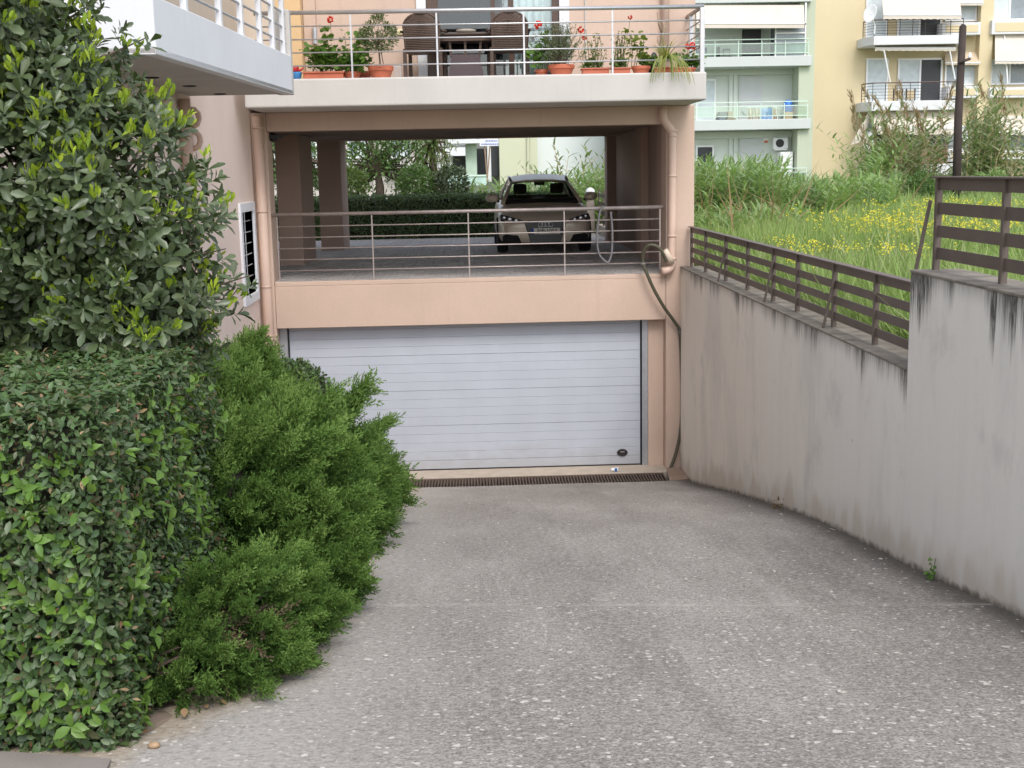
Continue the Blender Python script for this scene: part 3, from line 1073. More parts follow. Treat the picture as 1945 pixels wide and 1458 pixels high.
window(G, 1408, 54, 1447, 111, YG, [dk], 1, 1.2, mint)
window(G, 1462, 48, 1474, 111, YG, [greyg], 1, 1.5)
enc = window(G, 1472, 44, 1531, 109, YB + .12, [greyg, greyg], 1, 2.5)
part(G, 'cross_bar', whitep, 1474, 61, 1530, 63.5, YB + .03, .05)
part(G, 'awning_post', whitep, 1529, 4, 1532, 46, YB + .05, .05)
awning(G, 1322, 9, 1527, 53, YB + .1, .5, awn, 9, False, 1)
window(G, 1322, 150, 1360, 232, YG, [lace], 1, 3)
window(G, 1322, 276, 1356, 332, YG, [dk], 1, 3)
for ya, yb in ((146, 232), (262, 340)):
    s_ = part(G, 'roller_shutter', shut, 1404, ya, 1448, yb, YG - .06, .06)
    k = ya + 2
    while k < yb - 3:
        part(s_, 'shutter_slat', shut, 1407, k, 1445, k + 3.0, YG - .085, .024)
        k += 3.6
for (x0, yt, x1, np_) in ((1150, 75, 1537, 6), (1150, 194, 1535, 6), (1478, 318, 1532, 2)):
    rr = part(G, 'railing', greenrail, x0, yt, x1, yt + 1.8, YB + .02, .05)
    part(rr, 'rail', greenrail, x0, yt + 8, x1, yt + 9.6, YB + .02, .05)
    part(rr, 'rail', greenrail, x0, yt + 27, x1, yt + 28.6, YB + .02, .05)
    part(rr, 'glass_panel', railglass, x0, yt + 9.6, x1, yt + 27, YB + .04, .01)
    k = x1 - 1.6
    for _ in range(np_):
        part(rr, 'post', greenrail, k, yt + 1.8, k + 1.6, yt + 34, YB + .025, .04)
        k -= 44.5
ac = part(G, 'air_conditioner', whitep, 1469, 261, 1497, 282, YG - .35, .33, bevel=.02)
cx, cz = at(1481.5, 271.5, YG - .36)[[0, 2]]
MB().prism([(cx + .19 * math.cos(a), YG - .352, cz + .19 * math.sin(a)) for a in np.linspace(0, TAU, 18)[:-1]], (0, -.012, 0)).build('fan_grille', blackm, ac)
part(ac, 'bracket', whitep, 1471, 282, 1495, 285, YG - .3, .3)
sg = part(G, 'wall_notice', whitep, 1450, 262, 1459, 271, YG - .03, .03)
part(sg, 'red_band', pm('faded_red', (.55, .17, .10), .6), 1451, 266.5, 1458.5, 271, YG - .036, .006)
tag(part(None, 'boiler_cabinet', whitep, 1482, 288, 1506, 345, YG - .7, .6, bevel=.02), 'white upright cabinet under the air conditioner on the mint green block', 'cabinet')
# things out on the mint balconies
ch = thing('folding_chair', 'dark folding chair on the top mint green balcony', 'chair', at(1380, 108, YG - .5))
part(ch, 'backrest', blackm, 1373, 92, 1387, 96, YG - .5, .05)
part(ch, 'seat', blackm, 1373, 106, 1391, 107.2, YG - .8, .35)
for xx in (1373.5, 1385):
    part(ch, 'leg', blackm, xx, 92, xx + 1, 112, YG - .52, .04)
tag(part(None, 'floor_fan', blackm, 1362, 88, 1368, 112, YG - .4, .2, bevel=.03), 'black upright stand beside the folding chair on the top mint green balcony', 'stand')
cl = MB()
for i, xx in enumerate((1322, 1329, 1337)):
    fr_(cl, xx, 90, xx + 6, 101 + (i % 2) * 3, YB + .4, .03)
tag(cl.build('laundry', pm('navy_cloth', (.07, .08, .14), .9)), 'navy laundry hanging at the left of the top mint green balcony', 'laundry')
tw = MB()
P_ = [at(1444 + 22 * i / 12, 205, YB + .5) + np.array([0, .03 * math.sin(i * 1.3), 0]) for i in range(13)]
Q_ = [at(1444 + 22 * i / 12, 228, YB + .5) + np.array([0, .05 * math.sin(i * 1.3), 0]) for i in range(13)]
tag(tw.sheet(P_, Q_, (0, .012, 0)).build('towel', pm('light_blue_towel', (.36, .48, .75), .95)), 'light blue towel hung on the rack of the middle mint green balcony', 'towel')
rk = thing('drying_rack', 'clothes drying rack with washing on the middle mint green balcony', 'drying rack', at(1440, 230, YB + .6))
for xx in (1424, 1436, 1466, 1474):
    a, b_ = at(xx, 203, YB + .6), at(xx + 3, 230, YB + .6)
    MB().bar(a, b_, .025).build('leg', whitep, rk)
MB().bar(at(1420, 203, YB + .6), at(1478, 202, YB + .6), .025).build('top_bar', whitep, rk)
cw = MB()
for i, (xx, c0) in enumerate(((1421, 0), (1433, 0), (1468, 0))):
    P_ = [at(xx + 9 * i_ / 6, 206, YB + .62) + np.array([0, .03 * math.sin(i_ * 1.9), 0]) for i_ in range(7)]
    Q_ = [at(xx + 9 * i_ / 6, 226, YB + .62) + np.array([0, .05 * math.sin(i_ * 1.5), 0]) for i_ in range(7)]
    MB().sheet(P_, Q_, (0, .012, 0)).build('washing', pm('beige_cloth%d' % i, ((.55, .47, .35), (.62, .55, .42), (.5, .36, .28))[i], .95), rk)
q = at(1497, 203, YB + .9)
tag(MB().lathe([(.0, -.36), (.12, -.33), (.2, -.2), (.23, 0), (.2, .2), (.12, .3), (.0, .33)], q, 14).build('gas_bottle', pm('blue_paint', (.03, .16, .55), .4), smooth=True),
    'bright blue rounded bottle at the right end of the middle mint green balcony', 'bottle')
tag(part(None, 'cardboard_box', pm('cardboard', (.50, .37, .24), .9), 1491, 212, 1506, 229, YB + .6, .35, bevel=.01), 'brown cardboard box under the blue bottle on the mint green balcony', 'box')
gc = thing('garden_chair', 'pale metal chair left of the drying rack on the middle mint balcony', 'chair', at(1388, 231, YB + .7))
part(gc, 'backrest', pm('rattan', (.42, .36, .26), .8), 1381, 211, 1392, 224, YB + .8, .06)
part(gc, 'seat', MATS['rattan'], 1381, 224, 1398, 226.5, YB + .5, .4)
for xx in (1382, 1396):
    part(gc, 'leg', whitep, xx, 226, xx + 1.2, 232, YB + .52, .03)
tag(part(None, 'storage_trunk', pm('grey_trunk', (.20, .22, .24), .7), 1366, 212, 1384, 232, YG - .6, .5, bevel=.02), 'dark grey trunk below the lace window on the middle mint balcony', 'trunk')

# ---- yellow block
Yl = thing('apartment_building', 'yellow apartment block with white balconies and cream awnings at right', 'building', (24, 62, 2))
YY = 61.0
part(Yl, 'wall', yellow, 1543, -80, 2100, 420, YY, .4)
part(Yl, 'pilaster', yellow, 1857, -80, 1881, 420, YY - .5, .5)
part(Yl, 'roof_mass', yellow, 1543, -300, 2100, -82, YY, .4)


def balcony(x0, x1, yt, yb, railt, cx0):
    """slab with a chamfered left corner, rail with thin wires"""
    Yo = YY - 1.7
    pts = [at(x0, yt, YY)[[0, 1]], at(x0, yt, YY - .8)[[0, 1]], at(cx0, yt, Yo)[[0, 1]], at(x1, yt, Yo)[[0, 1]], at(x1 + 2, yt, YY)[[0, 1]]]
    pts[0][0] = pts[1][0]
    zt_, zb_ = at((x0 + x1) / 2, yt, Yo)[2], at((x0 + x1) / 2, yb, Yo)[2]
    s_ = MB().prism([(p[0], p[1] - .002, zb_) for p in pts], (0, 0, zt_ - zb_)).build('balcony_slab', whiteb, Yl, bevel=.02)
    zr_ = at((x0 + x1) / 2, railt, Yo)[2]
    path = [(p[0] + .05, p[1] + .06, zr_) for p in pts[1:4]]
    rl_ = MB().tube(path, .03, 6).build('railing', brown_frame, Yl)
    for k in range(1, 6):
        z = zt_ + (zr_ - zt_) * k / 6
        MB().tube([(p[0], p[1], z) for p in path], .009, 4).build('rail', blackm, rl_)
    a, b_ = np.array(path[1]), np.array(path[2])
    for k in range(8):
        p = a + (b_ - a) * k / 7
        MB().bar((p[0], p[1], zt_), (p[0], p[1], zr_), .025).build('post', blackm, rl_)
    MB().bar((path[0][0], path[0][1], zt_), path[0], .03).build('post', blackm, rl_)
    return s_


balcony(1638, 1828, 67, 84, 36, 1660)
balcony(1635, 1822, 191, 209, 156, 1656)
balcony(1632, 1818, 312, 333, 278, 1654)
for y0 in (-12, 110, 232):
    window(Yl, 1645, y0, 1687, y0 + 84, YY - .02, [lace], 1, 3)
    window(Yl, 1705, y0, 1790, y0 + 84, YY - .02, [lace, dk], 2, 3.5)
    window(Yl, 1795, y0 + 6, 1856, y0 + 52, YY - .02, [greyg, lace], 2, 3)
    window(Yl, 1882, y0 + 2, 1990, y0 + 50, YY - .02, [lace, greyg, lace], 3, 3)
for x0, y0, x1, y1 in ((1790, 42, 1863, 66), (1798, 163, 1858, 186), (1884, 37, 1990, 64), (1880, 165, 1990, 185), (1800, 285, 1858, 306), (1880, 285, 1990, 302)):
    bx_ = part(Yl, 'window_box', whiteb, x0, y0, x1, y1, YY - .75, .73, bevel=.02)
    part(bx_, 'box_panel', yellow, x0 + 7, y0 + 5, x1 - 5, y1 - 5, YY - .77, .02)
awning(Yl, 1674, -25, 1822, 37, YY - .9, .9, awn, 9, True, 4)
awning(Yl, 1662, 84, 1816, 97, YY - 1.0, .5, awn, 6, True)
awning(Yl, 1660, 208, 1812, 256, YY - 1.0, .9, awn, 13, True)
awning(Yl, 1800, -22, 1868, 11, YY - .1, .6, awn, 6, True)
awning(Yl, 1795, 98, 1862, 124, YY - .1, .5, awn2, 5, True)
awning(Yl, 1890, 66, 2000, 122, YY - .5, .7, awn, 8, True)
awning(Yl, 1880, 219, 2000, 257, YY - .5, .7, awn, 6, True)
for a, b_ in (((1679, 95), (1691, 157)), ((1804, 96), (1814, 150))):
    MB().tube([at(*a, YY - 1.5), at(*b_, YY - 1.4)], .035, 6).build('awning_arm', whitep, Yl)
MB().tube([at(1908, 66, YY - .6), at(1914, 158, YY - 1.2)], .03, 6).build('awning_arm', whitep, Yl)
sc_ = MB().sheet([at(1649, 213, YY - 1.2), at(1616, 275, YY - 1.9)], [at(1660, 211, YY - .8), at(1632, 270, YY - 1.5)], (.02, 0, 0))
sc_.build('side_awning', awn, Yl)
part(Yl, 'dark_opening', dk, 1655, 255, 1800, 282, YY - .1, .05)
part(Yl, 'brick_panel', pm('brown_panel', (.33, .20, .14), .9, .15, 2, 20), 1680, 280, 1800, 312, YY - 1.5, .1)
yd = MB()
for i, x in enumerate((1590, 1600)):
    pass
gs = part(Yl, 'lower_shutter', whitep, 1592, 344, 1650, 400, YY - .4, .3)
for k in range(12):
    part(gs, 'shutter_slat', whitep, 1593, 346 + k * 4.2, 1649, 349.2 + k * 4.2, YY - .43, .03)


def dish(px_, py_, Y, r, label, lean):
    t = thing('satellite_dish', label, 'satellite dish', at(px_, py_ + 12, Y))
    c = Vector(at(px_, py_, Y))
    d = Vector((-.80, -.55, .25)).normalized()
    q = d.to_track_quat('Z', 'Y').to_matrix().to_4x4()
    m = MB().lathe([(.02, 0), (r * .5, r * .06), (r, r * .24), (r + .02, r * .24), (r * .5, r * .03), (.02, -.04)], (0, 0, 0), 24)
    me = m.mesh('reflector', whitep, True)
    me.transform(Matrix.Translation(c) @ q @ Matrix.Scale(.85, 4, (1, 0, 0)))
    link('reflector', me, t)
    MB().tube([c, c + d * r * 1.1 - Vector((0, 0, .1))], .02, 6).build('feed_arm', whitep, t)
    MB().tube([c, c + Vector((.25, .2, -.5)), c + Vector((.25, .2, -.9))], .03, 6).build('mast', whitep, t)


dish(1655, 26, YY - 1.9, .42, 'white satellite dish on the upper yellow block balcony rail', 0)
dish(1654, 268, YY - 1.9, .42, 'pale satellite dish under the low awning behind the reeds', 0)
for i, xx in enumerate((1698, 1722)):
    c_ = thing('sling_chair', ('left', 'right')[i] + ' one of two beige sling chairs on the middle yellow block balcony', 'chair', at(xx + 8, 190, YY - 1), 'sling chairs on the yellow block')
    part(c_, 'backrest', pm('beige_sling', (.50, .40, .26), .9), xx, 171, xx + 15, 187, YY - 1.0, .06)
    for k in (xx - 1, xx + 15):
        part(c_, 'frame', blackm, k, 168, k + 2, 191, YY - 1.02, .08)
    part(c_, 'seat', MATS['beige_sling'], xx, 186, xx + 15, 187.5, YY - 1.4, .4)

# ---- utility pole standing in the field
po = thing('utility_pole', 'dark leaning wooden pole standing in the field before the yellow block', 'pole', at(1816, 395, 42))
polem = pm('dark_pole_wood', (.055, .04, .035), .9, .3, 3, 30, .4)
MB().tube([at(1815, 420, 42), at(1820, 230, 42), at(1829, 50, 42), at(1830, 46, 42)], [.15, .135, .115, .06], 10).build('shaft', polem, po, smooth=True)
MB().tube([at(1822, 118, 41.9), at(1832, 115, 41.8), at(1843, 111, 41.8)], .05, 6).build('cross_arm', polem, po)
MB().lathe([(.03, 0), (.06, .05), (.05, .14), (.02, .2)], at(1842, 111, 41.8), 8).build('insulator', whitep, po)

# ---- buildings seen through the parking deck
Wh = thing('apartment_building', 'plain white gable wall beyond the parking deck', 'building', at(1080, 340, 60))
part(Wh, 'wall', pm('white_gable', (.66, .69, .675), .85, .02, .5, 20, .02), 1019, 60, 1320, 380, 59.5, 6)
Gn = thing('apartment_building', 'pale yellow green block with dark recessed windows beyond the parking deck', 'building', at(980, 340, 58))
part(Gn, 'wall', pm('lime_wall', (.52, .53, .39), .85, .03, .5, 20, .02), 947, 60, 1019.5, 380, 59, 6)
MB().tube([at(1003, 100, 58.9), at(1003, 370, 58.9)], .07, 8).build('downpipe', MATS['lime_wall'], Gn)
part(Gn, 'recess_wall', pm('grey_recess', (.30, .31, .29), .8), 840, 60, 947, 380, 60, 1)
part(Gn, 'column', pm('sage_column', (.42, .52, .42), .85), 884, 200, 905, 345, 58.5, .5)
part(Gn, 'column', whiteb, 925, 200, 932, 345, 58.7, .4)
part(Gn, 'dark_door', dk, 905, 282, 925, 335, 59.6, .3)
part(Gn, 'dark_door', dk, 932, 275, 947, 335, 59.6, .3)
for a in ((800, 280, 884, 296), (800, 308, 858, 318), (850, 264, 925, 272)):
    part(Gn, 'balcony_slab', whiteb, *a, 57.8, 1.2)
part(Gn, 'railing', steel, 805, 274, 884, 276, 57.9, .05)
part(Gn, 'dark_window', dk, 860, 296, 884, 320, 59.4, .3)
part(Gn, 'ground_rail', greenrail, 850, 332, 925, 335, 56.8, .05)
part(Gn, 'ground_glass', pm('mint_glass_panel', (.42, .56, .50), .3), 850, 335, 925, 352, 56.85, .03)
Gf = thing('apartment_building', 'far pale building half hidden behind the trees past the parking deck', 'building', at(750, 340, 66))
part(Gf, 'wall', pm('pinkish_far_wall', (.62, .56, .52), .85), 380, 60, 846, 380, 65, 4)
for k in range(5):
    window(Gf, 420 + k * 80, 255, 460 + k * 80, 300, 64.9, [greyg, lace], 2, 3)
    part(Gf, 'balcony_slab', whiteb, 410 + k * 80, 310, 470 + k * 80, 318, 64, 1)

# board on two sticks, with its two lines of print
bd_ = thing('notice_board', 'white notice board with two lines of blue print on thin sticks', 'sign', at(929, 350, 34))
fr_(MB(), 911, 263, 947, 277, 34, .02).build('board', pm('white_board', (.82, .83, .88), .5, .02), bd_)
for xx, xb in ((919, 926), (932, 925)):
    MB().tube([at(xx, 262, 34.05), at(xb, 345, 34.05)], .022, 6).build('stick', drywood, bd_)
bl = pm('blue_print', (.16, .22, .55), .6)


def text(s_, loc, size, m, parent, name='lettering', ext=.002, xs=1.0, rot=(R(90), 0, 0)):
    cu_ = bpy.data.curves.new(name, 'FONT')
    cu_.body = s_
    cu_.size = size
    cu_.extrude = ext
    cu_.align_x = 'CENTER'
    cu_.align_y = 'CENTER'
    tmp = bpy.data.objects.new(name, cu_)
    COL.objects.link(tmp)
    dg_ = bpy.context.evaluated_depsgraph_get()
    me = bpy.data.meshes.new_from_object(tmp.evaluated_get(dg_))
    bpy.data.objects.remove(tmp)
    me.transform(Matrix.Translation(loc) @ Matrix.Rotation(rot[2], 4, 'Z') @ Matrix.Rotation(rot[0], 4, 'X') @ Matrix.Scale(xs, 4, (1, 0, 0)))
    me.materials.clear()
    me.materials.append(m)
    return link(name, me, parent)


# the print is not legible in the photograph: rows of short dashes stand for it
for row, yy in enumerate((267, 273)):
    x = 922 if row == 0 else 914
    while x < 944:
        w_ = random.uniform(1.2, 3)
        fr_(MB(), x, yy - .9, x + w_, yy + .9, 33.985, .01).build('print', bl, bd_)
        x += w_ + .9

# ------------------------------------------------------------------ parked car
car = thing('parked_car', 'beige hatchback parked nose out on the covered deck behind the railing', 'car', (1.36, 22.25, FZ))
paint = pm('beige_car_paint', (.72, .62, .50), .32, .03, 2, 30, 0, metal=.1, spec=.6)
CXC, CYC = 1.36, 22.25


def loft(stations, m, name, parent, smooth=True, close=True):
    """stations: (y, [(x,z) half outline from the bottom centre to the top centre])"""
    V, F = [], []
    n = None
    for y, half in stations:
        pts = half + [(-x, z) for x, z in half[::-1]]
        n = len(pts)
        V += [(CXC + x, CYC + (y if not callable(y) else y(x)), FZ + z) for x, z in pts]
    k = len(stations)
    for i in range(k - 1):
        for j in range(n):
            F.append((i * n + j, i * n + (j + 1) % n, (i + 1) * n + (j + 1) % n, (i + 1) * n + j))
    if close:
        F.append(tuple(range(n))[::-1])
        F.append(tuple((k - 1) * n + j for j in range(n)))
    return MB().add(V, F).build(name, m, parent, smooth=False)


def sec(y, w, zb, zs, zt, wt):
    # half outline: bottom centre, bottom corner, bulge, shoulder, top corner, top centre
    return (y, [(0.01, zb), (w * .9, zb), (w * .985, zb + .10), (w, (zb + zs) / 2), (w * .985, zs), (wt, zt - .01), (wt * .5, zt), (0.01, zt + .008)])


bodyst = [sec(-.02, .60, .24, .50, .56, .50), sec(.03, .72, .20, .54, .62, .60), sec(.12, .80, .18, .60, .69, .66), sec(.32, .85, .17, .66, .76, .70), sec(.75, .865, .17, .74, .84, .72),
          sec(1.05, .87, .17, .80, .90, .73), sec(1.3, .87, .17, .84, .92, .74), sec(2.2, .87, .17, .87, .93, .74), sec(3.2, .865, .18, .88, .94, .72), sec(3.75, .82, .22, .86, .95, .66), sec(3.92, .74, .3, .8, .9, .6)]
body = loft(bodyst, paint, 'body', car)
sm = body.modifiers.new('sub', 'SUBSURF')
sm.levels = sm.render_levels = 2
body.data.shade_smooth()
# cabin frame: roof, pillars; glass between
roof = MB()
R_ = [(-.53, 1.80, 1.285), (-.27, 1.77, 1.315), (0, 1.76, 1.322), (.27, 1.77, 1.315), (.53, 1.80, 1.285)]
R2 = [(-.55, 2.5, 1.375), (-.28, 2.5, 1.415), (0, 2.5, 1.425), (.28, 2.5, 1.415), (.55, 2.5, 1.375)]
R3 = [(-.50, 3.45, 1.34), (-.25, 3.5, 1.38), (0, 3.52, 1.388), (.25, 3.5, 1.38), (.50, 3.45, 1.34)]
cc = lambda p: (CXC + p[0], CYC + p[1], FZ + p[2])
V = [cc(p) for row in (R_, R2, R3) for p in row]
F = [(i * 5 + k, i * 5 + k + 1, (i + 1) * 5 + k + 1, (i + 1) * 5 + k) for i in range(2) for k in range(4)]
rf = MB().add(V, F)
rf.add([(x, y, z - .05) for x, y, z in V], [q[::-1] for q in F])
rf.sheet([V[k] for k in range(5)], [(V[k][0], V[k][1] + .02, V[k][2] - .05) for k in range(5)], (0, .02, 0))
rf.build('roof', paint, car, smooth=False, bevel=.01)
for s in (-1, 1):
    A = [(s * .53, 1.80, 1.28), (s * .595, 1.56, 1.17), (s * .655, 1.30, 1.05), (s * .735, 1.02, .90)]
    MB().tube([cc(p) for p in A], [.03, .034, .036, .04], 8).build('pillar', paint, car, smooth=True)
    B = [(s * .50, 3.45, 1.335), (s * .63, 3.66, 1.10), (s * .68, 3.72, .94)]
    MB().tube([cc(p) for p in B], [.05, .06, .06], 8).build('pillar', paint, car, smooth=True)
    MB().tube([cc((s * .535, 2.5, 1.35)), cc((s * .71, 2.5, .92))], .03, 6).build('pillar', blackm, car)
    MB().tube([cc((s * .545, 1.82, 1.29)), cc((s * .565, 2.5, 1.37)), cc((s * .52, 3.45, 1.335))], .03, 8).build('roof_rail', stainless, car, smooth=True)
    W_ = [cc((s * .54, 1.84, 1.265)), cc((s * .56, 2.5, 1.35)), cc((s * .51, 3.42, 1.31)), cc((s * .70, 3.68, .94)), cc((s * .725, 2.2, .925)), cc((s * .735, 1.1, .905))]
    MB().prism(W_, (s * .006, 0, 0)).build('side_window', carglass, car)
wsn = [(-.53, 1.81, 1.28), (0, 1.79, 1.31), (.53, 1.81, 1.28), (.735, 1.02, .90), (0, .98, .915), (-.735, 1.02, .90)]
ws = MB()
Va = [cc(p) for p in wsn]
ws.add(Va, [(0, 1, 4, 5), (1, 2, 3, 4)])
ws.build('windscreen', carglass, car)
rw_ = MB().add([cc(p) for p in ((-.48, 3.47, 1.33), (.48, 3.47, 1.33), (.64, 3.70, .96), (-.64, 3.70, .96))], [(0, 1, 2, 3)])
rw_.build('rear_window', rearglass, car)
cab = pm('car_interior', (.022, .02, .02), .8)
MB().box(CXC - .70, CXC + .70, CYC + 1.12, CYC + 3.6, FZ + .88, FZ + .962).build('cabin_floor', cab, car)
MB().box(*[CXC - .68, CXC + .68, CYC + 1.0, CYC + 1.35], FZ + .80, FZ + .93).build('dashboard', cab, car, bevel=.03)
for sx_ in (-.36, .36):
    st_ = MB().box(CXC + sx_ - .24, CXC + sx_ + .24, CYC + 2.05, CYC + 2.22, FZ + .4, FZ + 1.02).build('seat', cab, car, bevel=.05, seg=3)
    MB().box(CXC + sx_ - .13, CXC + sx_ + .13, CYC + 2.1, CYC + 2.2, FZ + 1.04, FZ + 1.24).build('headrest', cab, st_, bevel=.045, seg=3)
MB().box(CXC - .6, CXC + .6, CYC + 3.1, CYC + 3.25, FZ + .5, FZ + 1.0).build('rear_seat', cab, car, bevel=.05)
MB().box(CXC - .10, CXC + .10, CYC + 1.72, CYC + 1.76, FZ + 1.21, FZ + 1.27).build('mirror_inside', cab, car, bevel=.01)
MB().tube([cc((.30 * math.cos(a) * .6 - .36, 1.5 + .1 * math.sin(a), .93 + .17 * math.sin(a))) for a in np.linspace(0, TAU, 20)], .014, 6).build('steering_wheel', cab, car)
for s in (-1, 1):
    m_ = MB().lathe([(.02, -.075), (.09, -.065), (.12, -.02), (.12, .03), (.08, .075), (.02, .085)], cc((s * .93, 1.12, .99)), 14, 1.0, .6)
    m_ = m_.build('wing_mirror', paint, car, smooth=True)
    MB().bar(cc((s * .80, 1.15, .93)), cc((s * .88, 1.13, .95)), .06, .05).build('mirror_arm', blackm, m_)
    # headlights
    HL = [(s * .44, .0, .575), (s * .40, .0, .605), (s * .55, .04, .655), (s * .72, .15, .70), (s * .80, .26, .715), (s * .825, .28, .66), (s * .80, .2, .60), (s * .62, .05, .565)]
    h_ = MB().prism([cc((x, y - .045, z)) for x, y, z in HL], (0, .10, 0)).build('headlight', pm('headlight_housing', (.07, .07, .075), .25, .1, 8, 40, 0, spec=.7), car, bevel=.008)
    for (xx, yy, zz, rr) in ((.53, -.06, .605, .035), (.64, -.02, .625, .042), (.74, .07, .655, .032)):
        MB().lathe([(.002, -.01), (rr * .8, -.008), (rr, 0), (rr * .8, .008), (.002, .01)], (0, 0, 0), 12).build('lamp', pm('lamp_chrome', (.24, .24, .25), .2, .02, 3, 30, 0, metal=.9), h_, mat_w=Matrix.Translation(cc((s * xx, yy, zz))) @ Matrix.Rotation(R(90), 4, 'X'))
    fg = [(s * .47, -.02, .18), (s * .44, -.03, .22), (s * .50, -.01, .345), (s * .72, .06, .36), (s * .775, .10, .33), (s * .77, .10, .20)]
    f_ = MB().prism([cc((x, y - .045, z)) for x, y, z in fg], (0, .09, 0)).build('lower_intake', pm('black_mesh', (.012, .012, .013), .6), car, bevel=.006)
    for k in range(3):
        MB().bar(cc((s * .50, -.065, .22 + .045 * k)), cc((s * .75, .04, .225 + .045 * k)), .008).build('intake_bar', blackm, f_)
GR = [(-.37, .575), (-.30, .605), (.30, .605), (.37, .575), (.36, .50), (.27, .205), (.22, .185), (-.22, .185), (-.27, .205), (-.36, .50)]
gr_ = MB().prism([cc((x, -.055 + .05 * abs(x), z)) for x, z in GR], (0, .08, 0)).build('grille', pm('grille_black', (.018, .019, .026), .35, .1, 9, 30, 0, spec=.6), car, bevel=.008)
for k in range(8):
    z = .235 + k * .043
    wd = .25 + (z - .2) * .3
    MB().bar(cc((-wd, -.06 + .05 * wd, z)), cc((0, -.068, z)), .012).bar(cc((0, -.068, z)), cc((wd, -.06 + .05 * wd, z)), .012).build('grille_bar', MATS['grille_black'], gr_)
ringm = pm('ring_chrome', (.62, .63, .66), .2, .02, 5, 30, 0, metal=.9)
for k in range(4):
    xx = (-1.5 + k) * .062
    MB().tube([cc((xx + .041 * math.cos(a), -.078, .53 + .041 * math.sin(a))) for a in np.linspace(0, TAU, 25)], .006, 6, False).build('ring', ringm, gr_, smooth=True)
plm = MB().box(CXC - .26, CXC + .26, CYC - .085, CYC - .072, FZ + .36, FZ + .47).build('number_plate', pm('plate_white', (.75, .73, .66), .5, .02), car, bevel=.003)
MB().box(CXC - .26, CXC - .215, CYC - .0875, CYC - .085, FZ + .36, FZ + .47).build('blue_band', pm('plate_blue', (.02, .06, .4), .5), plm)
text('AIP-1052', Vector((CXC + .022, CYC - .0865, FZ + .415)), .108, blackm, plm, 'plate_lettering', .001, .92)
tyre = MB().lathe([(.18, -.1), (.27, -.1), (.305, -.07), (.31, 0), (.305, .07), (.27, .1), (.18, .1)], (0, 0, 0), 28)
tyre_me = tyre.mesh('wheel', rubber, True)
rim_me = MB().lathe([(.02, .085), (.08, .095), (.19, .075), (.195, .05), (.19, -.08), (.02, -.08)], (0, 0, 0), 20).mesh('rim', stainless, True)
for s in (-1, 1):
    for y in (.66, 3.1):
        M_ = Matrix.Translation(cc((s * .765, y, .305))) @ Matrix.Rotation(R(90) * s, 4, 'Y')
        w_ = link('wheel', tyre_me, car, M_)
        link('rim', rim_me, w_)
        MB().lathe([(.33, -.02), (.36, -.02), (.36, .02), (.33, .02)], (0, 0, 0), 28)
MB().box(CXC - .76, CXC + .76, CYC + .3, CYC + 3.6, FZ + .16, FZ + .2).build('underbody', blackm, car)
for s in (-1, 1):
    MB().lathe([(.02, -.11), (.34, -.11), (.345, .0), (.34, .106), (.02, .108)], (0, 0, 0), 26).build('wheel_arch', rubber, car, mat_w=Matrix.Translation(cc((s * .765, .66, .33))) @ Matrix.Rotation(R(90) * s, 4, 'Y') @ Matrix.Scale(.93, 4))
MB().tube([cc((.0, 3.35, 1.32)), cc((.0, 3.5, 1.50))], .006, 5).build('aerial', blackm, car)

# ------------------------------------------------------------------ balcony furniture and pots
wick = pm('dark_wicker', (.085, .055, .042), .6, .18, 30, 120, .4)
wick_l = pm('worn_wicker', (.14, .10, .08), .6, .15, 30, 120, .4)
BZ = 5.618


